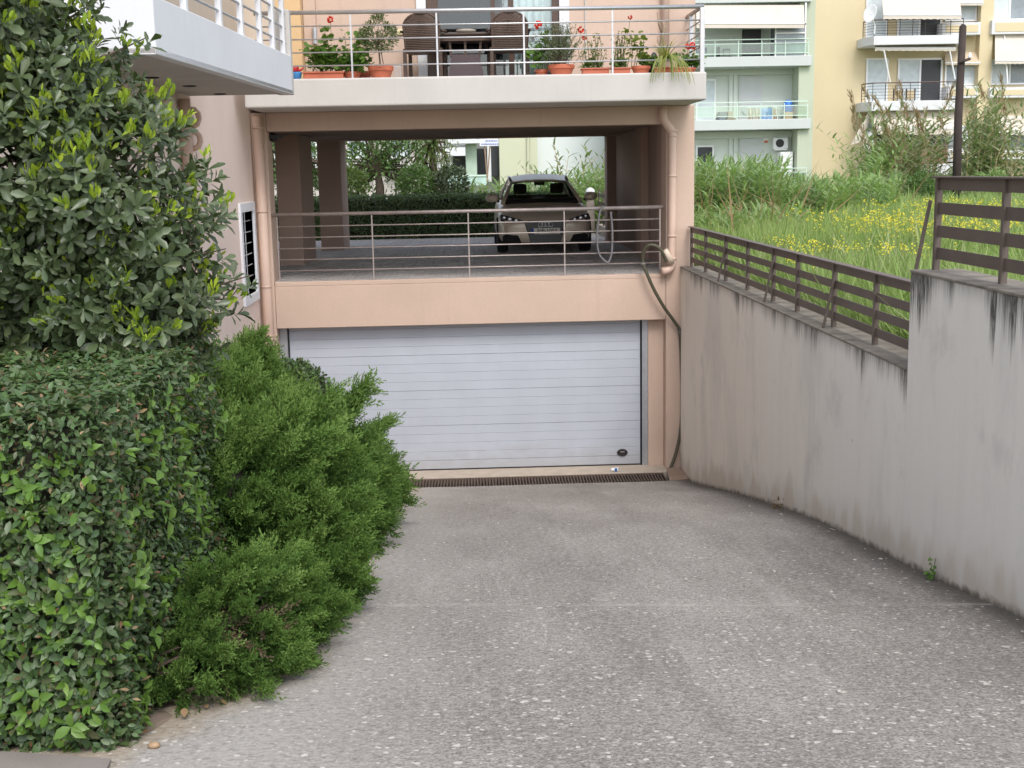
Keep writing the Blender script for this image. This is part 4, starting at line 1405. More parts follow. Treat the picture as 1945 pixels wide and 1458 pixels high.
def wicker_chair(label):
    t = thing('wicker_chair', label, 'chair', (0, 0, 0), 'wicker chairs on the planted balcony')
    # back facing -y; rounded top
    m = MB()
    n, rows = 15, 24
    hw, hb, ht = .235, .36, .84
    V, F = [], []
    for r_ in range(rows + 1):
        v = r_ / rows
        w = hw * (.94 + .10 * v) if v < .62 else hw * 1.03 * math.sqrt(max(.02, 1 - ((v - .62) / .40) ** 2.2))
        for k in range(n + 1):
            u = -1 + 2 * k / n
            V.append((u * w, -.02 - .03 * (1 - u * u) + .004 * ((r_ + k) % 2) - .05 * v, hb + (ht - hb) * v))
    for r_ in range(rows):
        for k in range(n):
            a = r_ * (n + 1) + k
            F.append((a, a + 1, a + n + 2, a + n + 1))
    V2 = [(x, y + .025, z) for x, y, z in V]
    q = len(V)
    ring = [k for k in range(n + 1)] + [(r_ + 1) * (n + 1) - 1 for r_ in range(1, rows + 1)] + [rows * (n + 1) + k for k in range(n - 1, -1, -1)] + [r_ * (n + 1) for r_ in range(rows - 1, 0, -1)]
    F2 = [tuple(i + q for i in f[::-1]) for f in F] + [(ring[i], ring[(i + 1) % len(ring)], ring[(i + 1) % len(ring)] + q, ring[i] + q) for i in range(len(ring))]
    MB().add(V + V2, F + F2).build('backrest', wick, t)
    s_ = MB()
    for k in range(17):
        z = hb + .03 + k * .022
        s_.tube([(-hw * .97, -.035 - .003 * k * .5, z), (0, -.072 - .003 * k * .5, z), (hw * .97, -.035 - .003 * k * .5, z)], .0045, 4)
    o = s_.build('weave', wick_l, t, kind='stuff')
    rim = [V[i] for i in [r_ * (n + 1) for r_ in range(rows + 1)] + [rows * (n + 1) + k for k in range(n + 1)] + [(r_ + 1) * (n + 1) - 1 for r_ in range(rows, -1, -1)]]
    MB().tube(rim, .016, 6).build('back_frame', wick, t, smooth=True)
    MB().box(-.26, .26, .0, .50, .36, .41).build('seat', wick, t, bevel=.02)
    for x, y in ((-.24, .0), (.24, .0), (-.24, .48), (.24, .48)):
        MB().bar((x, y, 0), (x, y, .40), .045, .045).build('leg', wick, t)
    for x in (-.275, .275):
        MB().tube([(x, -.04, .62), (x * 1.04, .2, .64), (x * 1.04, .42, .60), (x, .48, .4)], .02, 6).build('armrest', wick, t, smooth=True)
    return t


c1 = wicker_chair('left wicker armchair at the balcony table beside the small olive tree')
c2 = dup(c1, (at(968, 100, 16.85)[0], 16.85, BZ), R(3), 'right wicker armchair at the balcony table beside the rosemary pot')
c1.location = (at(800, 100, 16.85)[0] + .02, 16.85, BZ)
c1.rotation_euler = (0, 0, R(-6))
tb = thing('balcony_table', 'dark wicker balcony table with flared base between two armchairs', 'table', (at(884, 100, 17.1)[0], 17.1, BZ))
tx, ty = at(884, 100, 17.1)[0], 17.1
MB().box(tx - .48, tx + .48, ty - .22, ty + .25, BZ + .575, BZ + .60).build('table_top', wick, tb, bevel=.006)
MB().box(tx - .44, tx + .44, ty - .18, ty + .21, BZ + .50, BZ + .574).build('apron', wick, tb)
fl_ = MB()
hs_ = [(.0, .25), (.08, .235), (.2, .205), (.33, .19)]
Vv = []
for z, h_ in hs_:
    Vv += [(tx - h_, ty - h_ * .6, BZ + z), (tx + h_, ty - h_ * .6, BZ + z), (tx + h_, ty + h_ * .6, BZ + z), (tx - h_, ty + h_ * .6, BZ + z)]
fl_.add(Vv, [(4 * i + k, 4 * i + (k + 1) % 4, 4 * i + 4 + (k + 1) % 4, 4 * i + 4 + k) for i in range(3) for k in range(4)] + [(0, 1, 2, 3), (12, 13, 14, 15)])
fl_.build('base', pm('plum_wicker', (.075, .05, .055), .6, .12, 30, 90, .3), tb)
for s in (-1, 0, 1):
    MB().bar((tx + s * .19, ty - .10, BZ + .32), (tx + s * .21, ty - .12, BZ + .51), .03).build('strut', wick, tb)
bw = thing('succulent_bowl', 'low stone bowl with a small succulent on the balcony table', 'bowl', (tx, ty - .05, BZ + .6))
bx0 = at(885, 60, 17.05)[0]
MB().lathe([(.06, 0), (.12, .02), (.135, .05), (.11, .055), (.05, .045)], (bx0, ty - .06, BZ + .6), 16).build('bowl', pm('pale_stone', (.45, .40, .34), .9, .2, 20), bw, smooth=True)

gleaf = leafm('geranium_leaves', [(.07, .15, .025), (.10, .21, .035), (.15, .27, .05), (.09, .18, .03)], .55, .3)
gdry = leafm('dry_geranium_leaves', [(.14, .16, .04), (.22, .22, .06), (.20, .12, .06), (.12, .15, .04)], .7, .2)
oleaf = leafm('olive_leaves', [(.085, .13, .05), (.13, .18, .075), (.18, .23, .09), (.10, .15, .05)], .55, .2)
rleaf = leafm('rosemary_leaves', [(.11, .16, .075), (.16, .22, .11), (.22, .27, .13)], .6, .15)
redp = pm('red_petals', (.75, .05, .025), .6, .12, 20, 40, 0)
stemg = pm('green_stem', (.12, .15, .05), .7, .2, 20, 60, 0)
sprl = leafm('spider_plant_leaves', [(.22, .26, .06), (.32, .33, .09), (.14, .20, .05), (.42, .36, .08)], .5, .3)


def leaves_obj(name, P, ax, up, L, W, m, parent, T=LEAF, TF=LEAF_F, **kw):
    v, f, a = scatter(T, TF, np.asarray(P), ax, up, L, W)
    return link(name, np_mesh(name, v, f, m, a), parent, kind='stuff', **kw)


def geranium(root, c, n_st, w, h, m, flowers=(), lsz=.05, seed=1, ymul=.5, dens=9):
    r_ = np.random.default_rng(seed)
    st = MB()
    P, A = [], []
    for i in range(n_st):
        b = np.array([c[0] + r_.uniform(-w, w) * .6, c[1] + r_.uniform(-w, w) * ymul * .5, c[2]])
        tip = b + np.array([r_.uniform(-w, w) * .6, r_.uniform(-w, w) * ymul, h * r_.uniform(.45, 1.0)])
        mid = (b + tip) / 2 + r_.normal(0, .03, 3)
        st.tube([b, mid, tip], [.006, .005, .003], 5, False)
        for k in range(dens * 2):
            f_ = r_.uniform(.2, 1.05)
            q = b * (1 - f_) ** 2 + 2 * mid * f_ * (1 - f_) + tip * f_ * f_
            d = np.array([r_.normal(), r_.normal(), r_.uniform(-.2, .8)])
            d /= np.linalg.norm(d)
            P.append(q + d * r_.uniform(.01, .05))
            A.append(d)
    st.build('stems', stemg, root)
    P, A = np.array(P), np.array(A)
    up = np.tile([0, -.6, 1.0], (len(P), 1)) + r_.normal(0, .5, (len(P), 3))
    L = lsz * r_.uniform(.7, 1.35, len(P))
    leaves_obj('foliage', P, A, up, L, L, m, root, ROUND, ROUND_F)
    for k, (dx, dz, s_) in enumerate(flowers):
        q = np.array([c[0] + dx, c[1] - .06, c[2] + dz])
        d = r_.normal(0, 1, (26, 3))
        d = unit(d)
        v, f, a = scatter(DIAM, DIAM_F, q + d * s_ * .35, d + r_.normal(0, .4, d.shape), r_.normal(0, 1, d.shape), s_ * .7, s_ * .7)
        link('flower', np_mesh('flower', v, f, redp, a), root)
        MB().tube([q - np.array([r_.uniform(-.03, .03), 0, .16]), q], .003, 4).build('flower_stem', stemg, root)


def trough(root, x0, x1, y, z, h=.10, d=.17):
    m = MB()
    m.prism([(x0 + .015, y - d / 2 + .015, z), (x1 - .015, y - d / 2 + .015, z), (x1 - .015, y + d / 2 - .015, z), (x0 + .015, y + d / 2 - .015, z)], (0, 0, h * .8))
    m.build('trough_body', terracotta, root, bevel=.012)
    r_ = MB().box(x0, x1, y - d / 2, y + d / 2, z + h * .78, z + h)
    r_.build('trough_rim', terracotta, root, bevel=.006)
    MB().box(x0 + .015, x1 - .015, y - d / 2 + .015, y + d / 2 - .015, z + h * .9, z + h + .004).build('potting_soil', soil, root)


def pot(root, x, y, z, r=.15, h=.155):
    MB().lathe([(r * .72, 0), (r * .9, h * .55), (r * .9, h * .6), (r, h * .62), (r * 1.02, h * .97), (r, h), (r * .93, h), (r * .92, h * .93), (.01, h * .92)], (x, y, z), 28).build('pot', terracotta, root, smooth=False, bevel=.003)
    MB().lathe([(.01, h * .93), (r * .9, h * .93), (r * .9, h * .94)], (x, y, z), 20).build('potting_soil', soil, root)


YPT = 16.58
X = lambda px: float(at(px, 130, YPT)[0])
g1 = thing('geranium_planter', 'long terracotta trough of tall red geranium at the left end of the balcony', 'planter', (X(620), YPT, BZ))
trough(g1, X(575), X(655), YPT, BZ)
geranium(g1, (X(608), YPT, BZ + .09), 8, .17, .56, gleaf, ((X(632) - X(608), .66, .05),), .068, 3, .35, 13)
geranium(g1, (X(628), YPT, BZ + .09), 12, .34, .34, gleaf, (), .066, 4, .3, 10)
g1b = thing('geranium_planter', 'smaller bushy geranium pot between the tall geranium and the olive tree', 'planter', (X(665), YPT, BZ))
pot(g1b, X(668), YPT + .06, BZ, .12, .10)
geranium(g1b, (X(668), YPT, BZ + .08), 18, .26, .26, gleaf, (), .056, 5, .4, 10)
sk = thing('geranium_pot', 'large leaved geranium leaning on the olive tree from behind the railing', 'plant pot', (X(690), 16.9, BZ))
pot(sk, X(686), 16.9, BZ, .11, .12)
geranium(sk, (X(684), 16.88, BZ + .1), 9, .22, .52, gleaf, (), .06, 8, .4, 9)
ol = thing('potted_olive_tree', 'small round topped olive tree in a terracotta pot on the balcony', 'potted tree', (X(722), YPT + .02, BZ))
ox = X(723)
pot(ol, ox, YPT + .02, BZ, .165, .16)
MB().tube([(ox, YPT, BZ + .12), (ox - .01, YPT, BZ + .3), (ox - .03, YPT, BZ + .45)], [.012, .010, .008], 7).build('trunk', bark, ol)
MB().tube([(ox + .05, YPT, BZ + .12), (ox + .02, YPT, BZ + .3), (ox + .03, YPT, BZ + .46)], [.007, .006, .005], 6).build('trunk', bark, ol)
d = unit(rng.normal(0, 1, (1500, 3)))
rad = rng.uniform(.3, 1, (1500, 1)) ** .5
P = np.array([ox - .01, YPT, BZ + .54]) + d * rad * np.array([.26, .17, .20]) + np.array([0, 0, .10]) * (np.abs(d[:, :1]) < .35) * (d[:, 2:] > .3)
leaves_obj('foliage', P, d + rng.normal(0, .7, d.shape) + np.array([0, 0, .4]), rng.normal(0, 1, d.shape), rng.uniform(.035, .06, 1500), rng.uniform(.012, .02, 1500), oleaf, ol)
tw_ = MB()
for k in range(26):
    dd = unit(rng.normal(0, 1, 3))
    tw_.tube([(ox - .02, YPT, BZ + .44), np.array([ox - .01, YPT, BZ + .54]) + dd * np.array([.24, .15, .2])], [.005, .002], 4, False)
tw_.build('branches', bark, ol)
wc = thing('watering_can', 'small red watering can tipped on a blue pot at the far left', 'watering can', (X(566), YPT, BZ + .10))
MB().lathe([(.03, 0), (.05, .01), (.055, .06), (.045, .08), (.01, .082)], (X(560), YPT, BZ + .10), 14).build('can_body', pm('red_plastic', (.50, .03, .03), .4), wc, smooth=True)
MB().tube([(X(563), YPT, BZ + .12), (X(570), YPT - .02, BZ + .12), (X(577), YPT - .03, BZ + .155)], [.022, .016, .012], 8).build('spout', MATS['red_plastic'], wc, smooth=True)
tag(MB().lathe([(.05, 0), (.07, .09), (.075, .10), (.065, .10), (.06, .09)], (X(563), YPT, BZ), 18).build('blue_pot', pm('blue_plastic', (.07, .28, .62), .4), smooth=True),
    'small sky blue pot at the far left of the balcony edge', 'pot')
hx_ = X(754)
hr = thing('wire_rack', 'small dark wire rack standing behind the olive tree pot', 'rack', (hx_, 16.75, BZ))
for k in range(4):
    MB().bar((hx_ - .04 + k * .025, 16.75, BZ), (hx_ - .04 + k * .025, 16.75, BZ + .17), .008).build('wire', steel, hr)
MB().bar((hx_ - .045, 16.75, BZ + .165), (hx_ + .045, 16.75, BZ + .165), .01).build('wire', steel, hr)

rs = thing('potted_rosemary', 'big rosemary bush in a terracotta pot with orange red blooms beside it', 'potted plant', (X(1066), YPT, BZ))
rx = X(1066)
pot(rs, rx, YPT, BZ, .175, .135)
n = 3600
st_ = MB()
P, A = [], []
for k in range(130):
    b = np.array([rx + rng.normal(0, .05), YPT + rng.normal(0, .04), BZ + .12])
    tip = np.array([rx + rng.normal(0, .15), YPT + rng.normal(0, .09), BZ + rng.uniform(.32, .72)])
    tip[2] -= abs(tip[0] - rx) * .35
    st_.tube([b, (b + tip) / 2 + rng.normal(0, .02, 3), tip], [.004, .003, .002], 3, False)
    for j in range(24):
        f_ = rng.uniform(.3, 1.02)
        P.append(b + (tip - b) * f_ + rng.normal(0, .012, 3))
        A.append(unit(tip - b) + rng.normal(0, .6, 3))
st_.build('stems', bark, rs)
leaves_obj('foliage', P, np.array(A), rng.normal(0, 1, (len(P), 3)), rng.uniform(.025, .045, len(P)), rng.uniform(.007, .013, len(P)), rleaf, rs, DIAM, DIAM_F)
g2 = thing('red_geranium', 'red geranium with big round leaves growing beside the rosemary pot', 'potted plant', (X(1035), 16.72, BZ))
pot(g2, X(1030), 16.74, BZ, .09, .09)
geranium(g2, (X(1032), 16.68, BZ + .08), 9, .17, .48, gleaf, ((X(1023) - X(1032), .58, .065), (X(1104) - X(1032), .50, .05), (X(1111) - X(1032), .40, .04)), .065, 12, .3, 6)
for i, (xa, xb, lab) in enumerate(((1103, 1158, 'long terracotta trough with withered geranium stems beside the rosemary'), (1160, 1198, 'terracotta trough of half dried geranium right of the withered one'))):
    tt = thing('dry_planter', lab, 'planter', (X((xa + xb) / 2), YPT, BZ))
    trough(tt, X(xa), X(xb), YPT, BZ, .085)
    geranium(tt, (X((xa + xb) / 2), YPT, BZ + .07), 18, .22 if i == 0 else .14, .50, gdry, (), .024, 20 + i, .3, 5)
    geranium(tt, (X((xa + xb) / 2), YPT + .04, BZ + .07), 9, .24 if i == 0 else .14, .12, gleaf, (), .04, 25 + i, .3, 7)
g3 = thing('leggy_geranium', 'leggy yellow green geranium in a round pot under a faded bloom', 'potted plant', (X(1217), YPT, BZ))
pot(g3, X(1217), YPT - .02, BZ, .125, .10)
geranium(g3, (X(1208), YPT, BZ + .08), 5, .15, .52, leafm('yellowing_leaves', [(.14, .20, .03), (.22, .27, .05), (.18, .22, .04)], .55, .35), ((X(1196) - X(1208), .64, .035),), .06, 31, .3, 8)
geranium(g3, (X(1228), YPT, BZ + .08), 8, .12, .16, gleaf, (), .045, 33, .3, 6)
sp = thing('spider_plant', 'pale striped spider plant trailing over the balcony edge near the corner', 'potted plant', (X(1262), 16.5, BZ))
trough(sp, X(1240), X(1300), 16.6, BZ, .08)
# long strap leaves
Vs, Fs, As = [], [], []
for k in range(64):
    a = rng.uniform(0, TAU)
    over = k < 30
    L = rng.uniform(.35, .62) if over else rng.uniform(.25, .42)
    p = np.array([X(1263) + rng.normal(0, .02), 16.50, BZ + .15])
    dd = np.array([rng.normal(0, .35), -.75 if over else rng.uniform(-.6, .5), .9])
    tn = rng.random()
    nn = 10
    for j in range(nn):
        w = .008 * (1 - (j / nn) ** 2) + .001
        s_ = np.array([1, .2, 0]) * w
        Vs += [p - s_, p + s_]
        As += [tn, tn]
        if j < nn - 1:
            q = len(Vs) - 2
            Fs.append((q, q + 1, q + 3, q + 2))
        dd = unit(dd) + np.array([rng.normal(0, .03), 0, -.30 if over else -.16])
        if p[1] < 16.2 and dd[1] < 0:
            dd[1] *= .2
        p = p + unit(dd) * L / nn * (1.25 if over else 1)
link('foliage', np_mesh('foliage', Vs, Fs, sprl, As), sp, kind='stuff')
dw = thing('driftwood_stick', 'pale forked dry branch standing in the pots near the balcony corner', 'branch', (X(1258), 16.7, BZ))
MB().tube([(X(1258), 16.7, BZ + .1), (X(1259), 16.7, BZ + .4), (X(1264), 16.7, BZ + .6), (X(1262), 16.7, BZ + .70)], [.028, .026, .024, .012], 8).build('trunk', drywood, dw, smooth=True)
MB().tube([(X(1261), 16.7, BZ + .52), (X(1254), 16.68, BZ + .64), (X(1251), 16.68, BZ + .80)], [.018, .014, .013], 7).build('fork', drywood, dw, smooth=True)
MB().tube([(X(1258), 16.68, BZ + .32), (X(1251), 16.66, BZ + .42), (X(1250), 16.66, BZ + .5)], [.006, .005, .003], 5).build('twig', drywood, dw)
pb_ = thing('glass_ornament', 'dark glossy ornament among the pots below the driftwood', 'ornament', (X(1245), 16.72, BZ + .2))
MB().lathe([(.02, 0), (.05, .03), (.055, .07), (.03, .11), (.015, .13)], (X(1245), 16.72, BZ + .16), 12).build('body', pm('dark_glass_ball', (.03, .035, .05), .08, .1, 6, 30, 0, spec=.8), pb_, smooth=True)
MB().lathe([(.08, 0), (.09, .08), (.09, .16)], (X(1245), 16.74, BZ), 14).build('stand', rubber, pb_)
g4 = thing('corner_geranium', 'low red geranium at the right corner of the balcony', 'potted plant', (X(1310), YPT, BZ))
pot(g4, X(1308), YPT, BZ, .10, .07)
geranium(g4, (X(1308), YPT, BZ + .06), 14, .17, .19, gleaf, ((-.02, .28, .05), (.035, .29, .05), (.06, .27, .04)), .045, 41, .4, 9)

# ------------------------------------------------------------------ hoses, litter
hose_g = pm('green_hose', (.075, .07, .045), .5, .15, 12, 60, .05)
hose_y = pm('grey_hose', (.15, .145, .15), .5, .12, 14, 60, .05)


def smooth_path(P, n=8):
    P = [np.asarray(p, float) for p in P]
    out = []
    for i in range(len(P) - 1):
        p0, p1, p2, p3 = P[max(i - 1, 0)], P[i], P[i + 1], P[min(i + 2, len(P) - 1)]
        for k in range(n):
            t_ = k / n
            out.append(.5 * ((2 * p1) + (-p0 + p2) * t_ + (2 * p0 - 5 * p1 + 4 * p2 - p3) * t_ ** 2 + (-p0 + 3 * p1 - 3 * p2 + p3) * t_ ** 3))
    out.append(P[-1])
    return out


hp = [at(1266, 497, 17.31), at(1258, 478, 17.3), at(1246, 467, 17.3), at(1232, 466, 17.32), at(1222, 480, 17.36), at(1222, 500, 17.38), at(1229, 520, 17.36), at(1243, 551, 17.36), at(1262, 584, 17.38), at(1282, 612, 17.42), at(1291, 630, 17.43),
      at(1294, 680, 17.44), at(1295, 760, 17.44), at(1293, 815, 17.43), at(1284, 860, 17.4), at(1269, 900, 17.33)]
hs_o = thing('green_hose', 'dark green hose looping out of the pipe elbow down to the drain', 'hose', hp[-1])
MB().tube(smooth_path(hp), .024, 10).build('hose', hose_g, hs_o, smooth=True)
for i in (5, 10, 13):
    p = hp[i]
    MB().tube([p + np.array([-.0, 0, -.012]), p + np.array([0, 0, .012])], .031, 10).build('clip', stainless if i == 5 else hose_y, hs_o)
hp = [at(1147, 391, 17.52), at(1140, 400, 17.5), at(1136, 425, 17.49), at(1134, 455, 17.49), at(1138, 482, 17.49), at(1150, 496, 17.48), at(1156, 497, 17.48), at(1162, 478, 17.49), at(1163, 440, 17.49), at(1160, 402, 17.5)]
hy = thing('grey_hose', 'grey hose looped over the parking railing and hanging as a narrow ring', 'hose', hp[5])
MB().tube(smooth_path(hp), .016, 8).build('hose', hose_y, hy, smooth=True)
cp = thing('paper_cup', 'crushed white and blue paper cup lying on the garage door sill', 'cup', at(1167, 897, 17.38))
cpx = float(at(1167, 897, 17.38)[0])
m = MB()
V = []
for j, (r_, h_) in enumerate(((.028, 0), (.04, .10))):
    for k in range(12):
        a = TAU * k / 12
        V.append((cpx + h_ - .05, 17.36 + r_ * .6 * math.cos(a) + .006 * math.sin(3 * a), .045 + .03 + r_ * .75 * math.sin(a)))
m.add(V, [(k, (k + 1) % 12, 12 + (k + 1) % 12, 12 + k) for k in range(12)] + [tuple(range(12))])
cw = m.build('cup_wall', whitep, cp)
MB().box(cpx + .0, cpx + .035, 17.325, 17.333, .05, .10).build('blue_print', pm('cup_blue', (.03, .12, .35), .5), cw)

# ------------------------------------------------------------------ greenery
hed_m = leafm('hedge_leaves', [(.050, .092, .036), (.072, .130, .044), (.115, .185, .062), (.10, .13, .07), (.075, .145, .042), (.115, .105, .06)], .44, .16, .45)
hed_y = leafm('young_hedge_leaves', [(.10, .20, .032), (.15, .27, .045), (.12, .22, .04), (.19, .30, .05)], .42, .3, .45)
tree_m = leafm('tree_leaves', [(.045, .068, .028), (.07, .10, .042), (.105, .145, .066), (.13, .165, .075), (.055, .082, .034), (.085, .105, .052)], .36, .12, .5)
tip_m = leafm('young_tip_leaves', [(.34, .46, .035), (.46, .55, .05), (.24, .38, .04), (.40, .50, .04)], .5, .4)
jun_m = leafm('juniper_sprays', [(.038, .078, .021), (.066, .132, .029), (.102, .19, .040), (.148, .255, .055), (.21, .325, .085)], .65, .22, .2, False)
jun_d = leafm('dry_juniper_sprays', [(.14, .09, .06), (.19, .13, .10), (.12, .10, .05)], .9, .1, .2)
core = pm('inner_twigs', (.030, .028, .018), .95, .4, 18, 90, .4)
red_l = leafm('bronze_leaves', [(.16, .075, .05), (.20, .10, .05), (.13, .10, .04)], .5, .25)


def leaf_parts(parent, P, ax, up, L, W, m, T=LEAF, TF=LEAF_F, nm='leaf'):
    """each leaf an object of its own; six shared meshes"""
    mes = []
    for k in range(6):
        t_ = T.copy()
        t_[:, 2] *= rng.uniform(.5, 1.8)
        t_[:, 0] *= rng.uniform(.85, 1.15)
        t_[:, 0] += .06 * rng.normal() * np.sin(t_[:, 1] * 3)
        mes.append(np_mesh(nm, np.c_[t_[:, 0], t_[:, 1], t_[:, 2]], TF, m, np.full(len(t_), rng.random()), True))
    ax, si, no = frames(np.array(ax, float), np.array(up, float))
    L = np.broadcast_to(L, len(P))
    W = np.broadcast_to(W, len(P))
    for i in range(len(P)):
        M_ = Matrix([[si[i][r] * W[i], ax[i][r] * L[i], no[i][r] * L[i], P[i][r]] for r in range(3)] + [[0, 0, 0, 1]])
        link(nm, mes[i % 6], parent, M_)


def box_hedge(root, x0, x1, y0, y1, zt, zbf, dens, m, L0, cor=.06, faces='fsrt', up_b=.35, jit=.05):
    """leaves over the clipped faces of a hedge; zbf(y) is the ground"""
    Ps, Ns = [], []

    def put(n, fx, fy, fz, nn):
        n = int(n)
        u, v = rng.random(n), rng.random(n)
        p = np.c_[fx(u, v), fy(u, v), fz(u, v)]
        Ps.append(p)
        Ns.append(np.tile(nn, (n, 1)))
    H = zt - zbf(y0)
    lerp = lambda a, b, t_: a + (b - a) * t_
    put(dens * (x1 - x0) * H, lambda u, v: lerp(x0, x1, u), lambda u, v: u * 0 + y0, lambda u, v: lerp(zbf(y0), zt, v), (0, -1, 0))
    put(dens * (y1 - y0) * (zt - zbf((y0 + y1) / 2)), lambda u, v: u * 0 + x1, lambda u, v: lerp(y0, y1, u), lambda u, v: lerp(np.array([zbf(q) for q in lerp(y0, y1, u)]), zt, v), (1, 0, 0))
    put(dens * (y1 - y0) * (x1 - x0) * 1.2, lambda u, v: lerp(x0, x1, u), lambda u, v: lerp(y0, y1, v), lambda u, v: u * 0 + zt, (0, 0, 1))
    P, Nn = np.concatenate(Ps), np.concatenate(Ns).astype(float)
    dpt = rng.exponential(jit, len(P)) - jit * .7
    und = .035 * np.sin(P[:, 0] * 7 + P[:, 2] * 5) * np.sin(P[:, 1] * 6 + P[:, 2] * 4)
    # soften the arrises
    P = P - Nn * (dpt + und)[:, None]
    c = np.array([(x0 + x1) / 2, (y0 + y1) / 2, (zt + zbf(y0)) / 2])
    ax = Nn * rng.uniform(-.1, .7, (len(P), 1)) + rng.normal(0, .75, P.shape)
    ax[:, 2] -= .15
    up = Nn * 1.0 + np.array([0, 0, up_b]) + rng.normal(0, .45, P.shape)
    tp = Nn[:, 2] > .5
    ax[tp] *= np.array([1, 1, .35])
    up[tp] += np.array([0, -.25, .8])
    return P, Nn, ax, up


# --- clipped broadleaf hedge, front left
HX1, HY0, HY1, HZ = -1.45, 4.60, 6.7, 3.52
hd = thing('clipped_hedge', 'large clipped broadleaf hedge block with glossy leaves at the lower left', 'hedge', (-2.2, 5.6, 2.1))
P, Nn, ax, up = box_hedge(hd, -2.75, HX1, HY0, HY1, HZ, lambda y: zr(y) - .02, 5200, hed_m, .05)
front = Nn[:, 1] < -.5
small = np.clip(1.0 - .42 * (P[:, 2] - 3.0) / .5, .6, 1.0)            # finer clipped leaves near the top, bigger below
small = np.where(Nn[:, 0] > .5, .66, np.where(Nn[:, 2] > .5, .85, small))
L = rng.uniform(.030, .056, len(P)) * small
L = L * 1.18
t1 = scatter(LEAF, LEAF_F, P, ax, up, L, L * rng.uniform(.55, .75, len(P)))
rd = rng.random(len(P)) < .035
link('foliage', np_mesh('foliage', t1[0], t1[1], hed_m, t1[2], False), hd, kind='stuff')
sel = rng.random(len(P)) < .04
v, f, a = scatter(LEAF, LEAF_F, P[sel] + Nn[sel] * .015, ax[sel], up[sel], .03, .016)
link('bronze_shoots', np_mesh('bronze_shoots', v, f, red_l, a), hd, kind='stuff')
# young bright leaves in twos and threes, standing proud: single leaves
cand = np.where((front | (Nn[:, 0] > .5)) & (P[:, 0] > -1.95) & (rng.random(len(P)) < .5))[0]
cand = rng.permutation(cand)[:112]
Pp, Aa, Uu, Ll = [], [], [], []
for i in cand:
    k = rng.integers(2, 5)
    base = P[i] + Nn[i] * .05
    a0 = rng.uniform(0, TAU)
    n_ = Nn[i]
    e1 = np.cross(n_, [0, 0, 1.0]) if abs(n_[2]) < .9 else np.array([1.0, 0, 0])
    e2 = np.cross(e1, n_)
    s_ = rng.uniform(.75, 1.25)
    for j in range(k):
        an = a0 + j * math.pi * (1 if k == 2 else 2 / k * 1.0) + rng.normal(0, .3)
        d = e1 * math.cos(an) + e2 * math.sin(an) * .8 + n_ * rng.uniform(.05, .5)
        Pp.append(base)
        Aa.append(d)
        Uu.append(n_ * .9 + np.array([0, 0, .6]) + rng.normal(0, .2, 3))
        Ll.append(rng.uniform(.05, .072) * s_)
Pp, Aa, Uu, Ll = np.array(Pp)[:300], np.array(Aa)[:300], np.array(Uu)[:300], np.array(Ll)[:300]
leaf_parts(hd, Pp, Aa, Uu, Ll, Ll * .66, hed_y)
sel = np.where((rng.random(len(P)) < np.where(front, .085, .035)) & (P[:, 2] < 3.4))[0]
sel = np.repeat(sel, 2)
v, f, a = scatter(LEAF, LEAF_F, P[sel] + Nn[sel] * .022, ax[sel] + rng.normal(0, .6, ax[sel].shape) + Nn[sel] * .3, up[sel], rng.uniform(.038, .07, len(sel)), rng.uniform(.024, .042, len(sel)))
dl = np.where(rng.random(len(P)) < .012)[0]
v2, f2, a2 = scatter(LEAF, LEAF_F, P[dl] + Nn[dl] * .015, ax[dl], up[dl], rng.uniform(.03, .05, len(dl)), .018)
link('dead_leaves', np_mesh('dead_leaves', v2, f2, leafm('dead_hedge_leaves', [(.26, .17, .08), (.34, .25, .14), (.2, .12, .07)], .8, .1), a2), hd, kind='stuff')
link('young_foliage', np_mesh('young_foliage', v, f, hed_y, a), hd, kind='stuff')
# shoots sticking out of the corner and foot
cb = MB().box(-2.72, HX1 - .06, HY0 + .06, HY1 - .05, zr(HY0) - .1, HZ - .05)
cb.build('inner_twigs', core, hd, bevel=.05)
tw_ = MB()
for k in range(70):
    y = rng.uniform(HY0, HY1)
    s_ = rng.random() < .5
    p = np.array([HX1, y, rng.uniform(zr(y) + .1, HZ)]) if s_ else np.array([rng.uniform(-2, HX1), HY0, rng.uniform(2.3, HZ)])
    o_ = np.array([.09, 0, .04]) if s_ else np.array([0.02, -.07, .04])
    tw_.tube([p - o_, p + o_ * rng.uniform(.2, 1)], [.003, .0015], 4, False)
tw_.build('twigs', bark, hd, kind='stuff')

# --- broad tree above the hedge
tr = thing('broadleaf_tree', 'dense evergreen tree with yellow green shoot tips above the hedge at left', 'tree', (-2.3, 6.9, 2.1))
MB().tube([(-2.35, 6.95, 1.9), (-2.33, 6.92, 2.8), (-2.3, 6.9, 3.6), (-2.25, 6.9, 4.6), (-2.2, 6.9, 5.6)], [.09, .08, .07, .05, .03], 10).build('trunk', bark, tr, smooth=True)
lobes = [((-2.55, 6.75, 4.35), (.95, .85, .98)), ((-1.96, 6.7, 4.2), (.62, .7, .72)), ((-2.72, 6.7, 5.35), (.72, .8, .75)), ((-2.15, 6.65, 4.85), (.42, .5, .42)), ((-2.9, 6.7, 5.0), (.8, .7, .9)),
         ((-1.80, 6.6, 3.70), (.50, .55, .38)), ((-2.5, 6.75, 3.98), (.9, .5, .5)), ((-2.75, 6.9, 6.2), (.7, .7, .6))]
Q, D = [], []
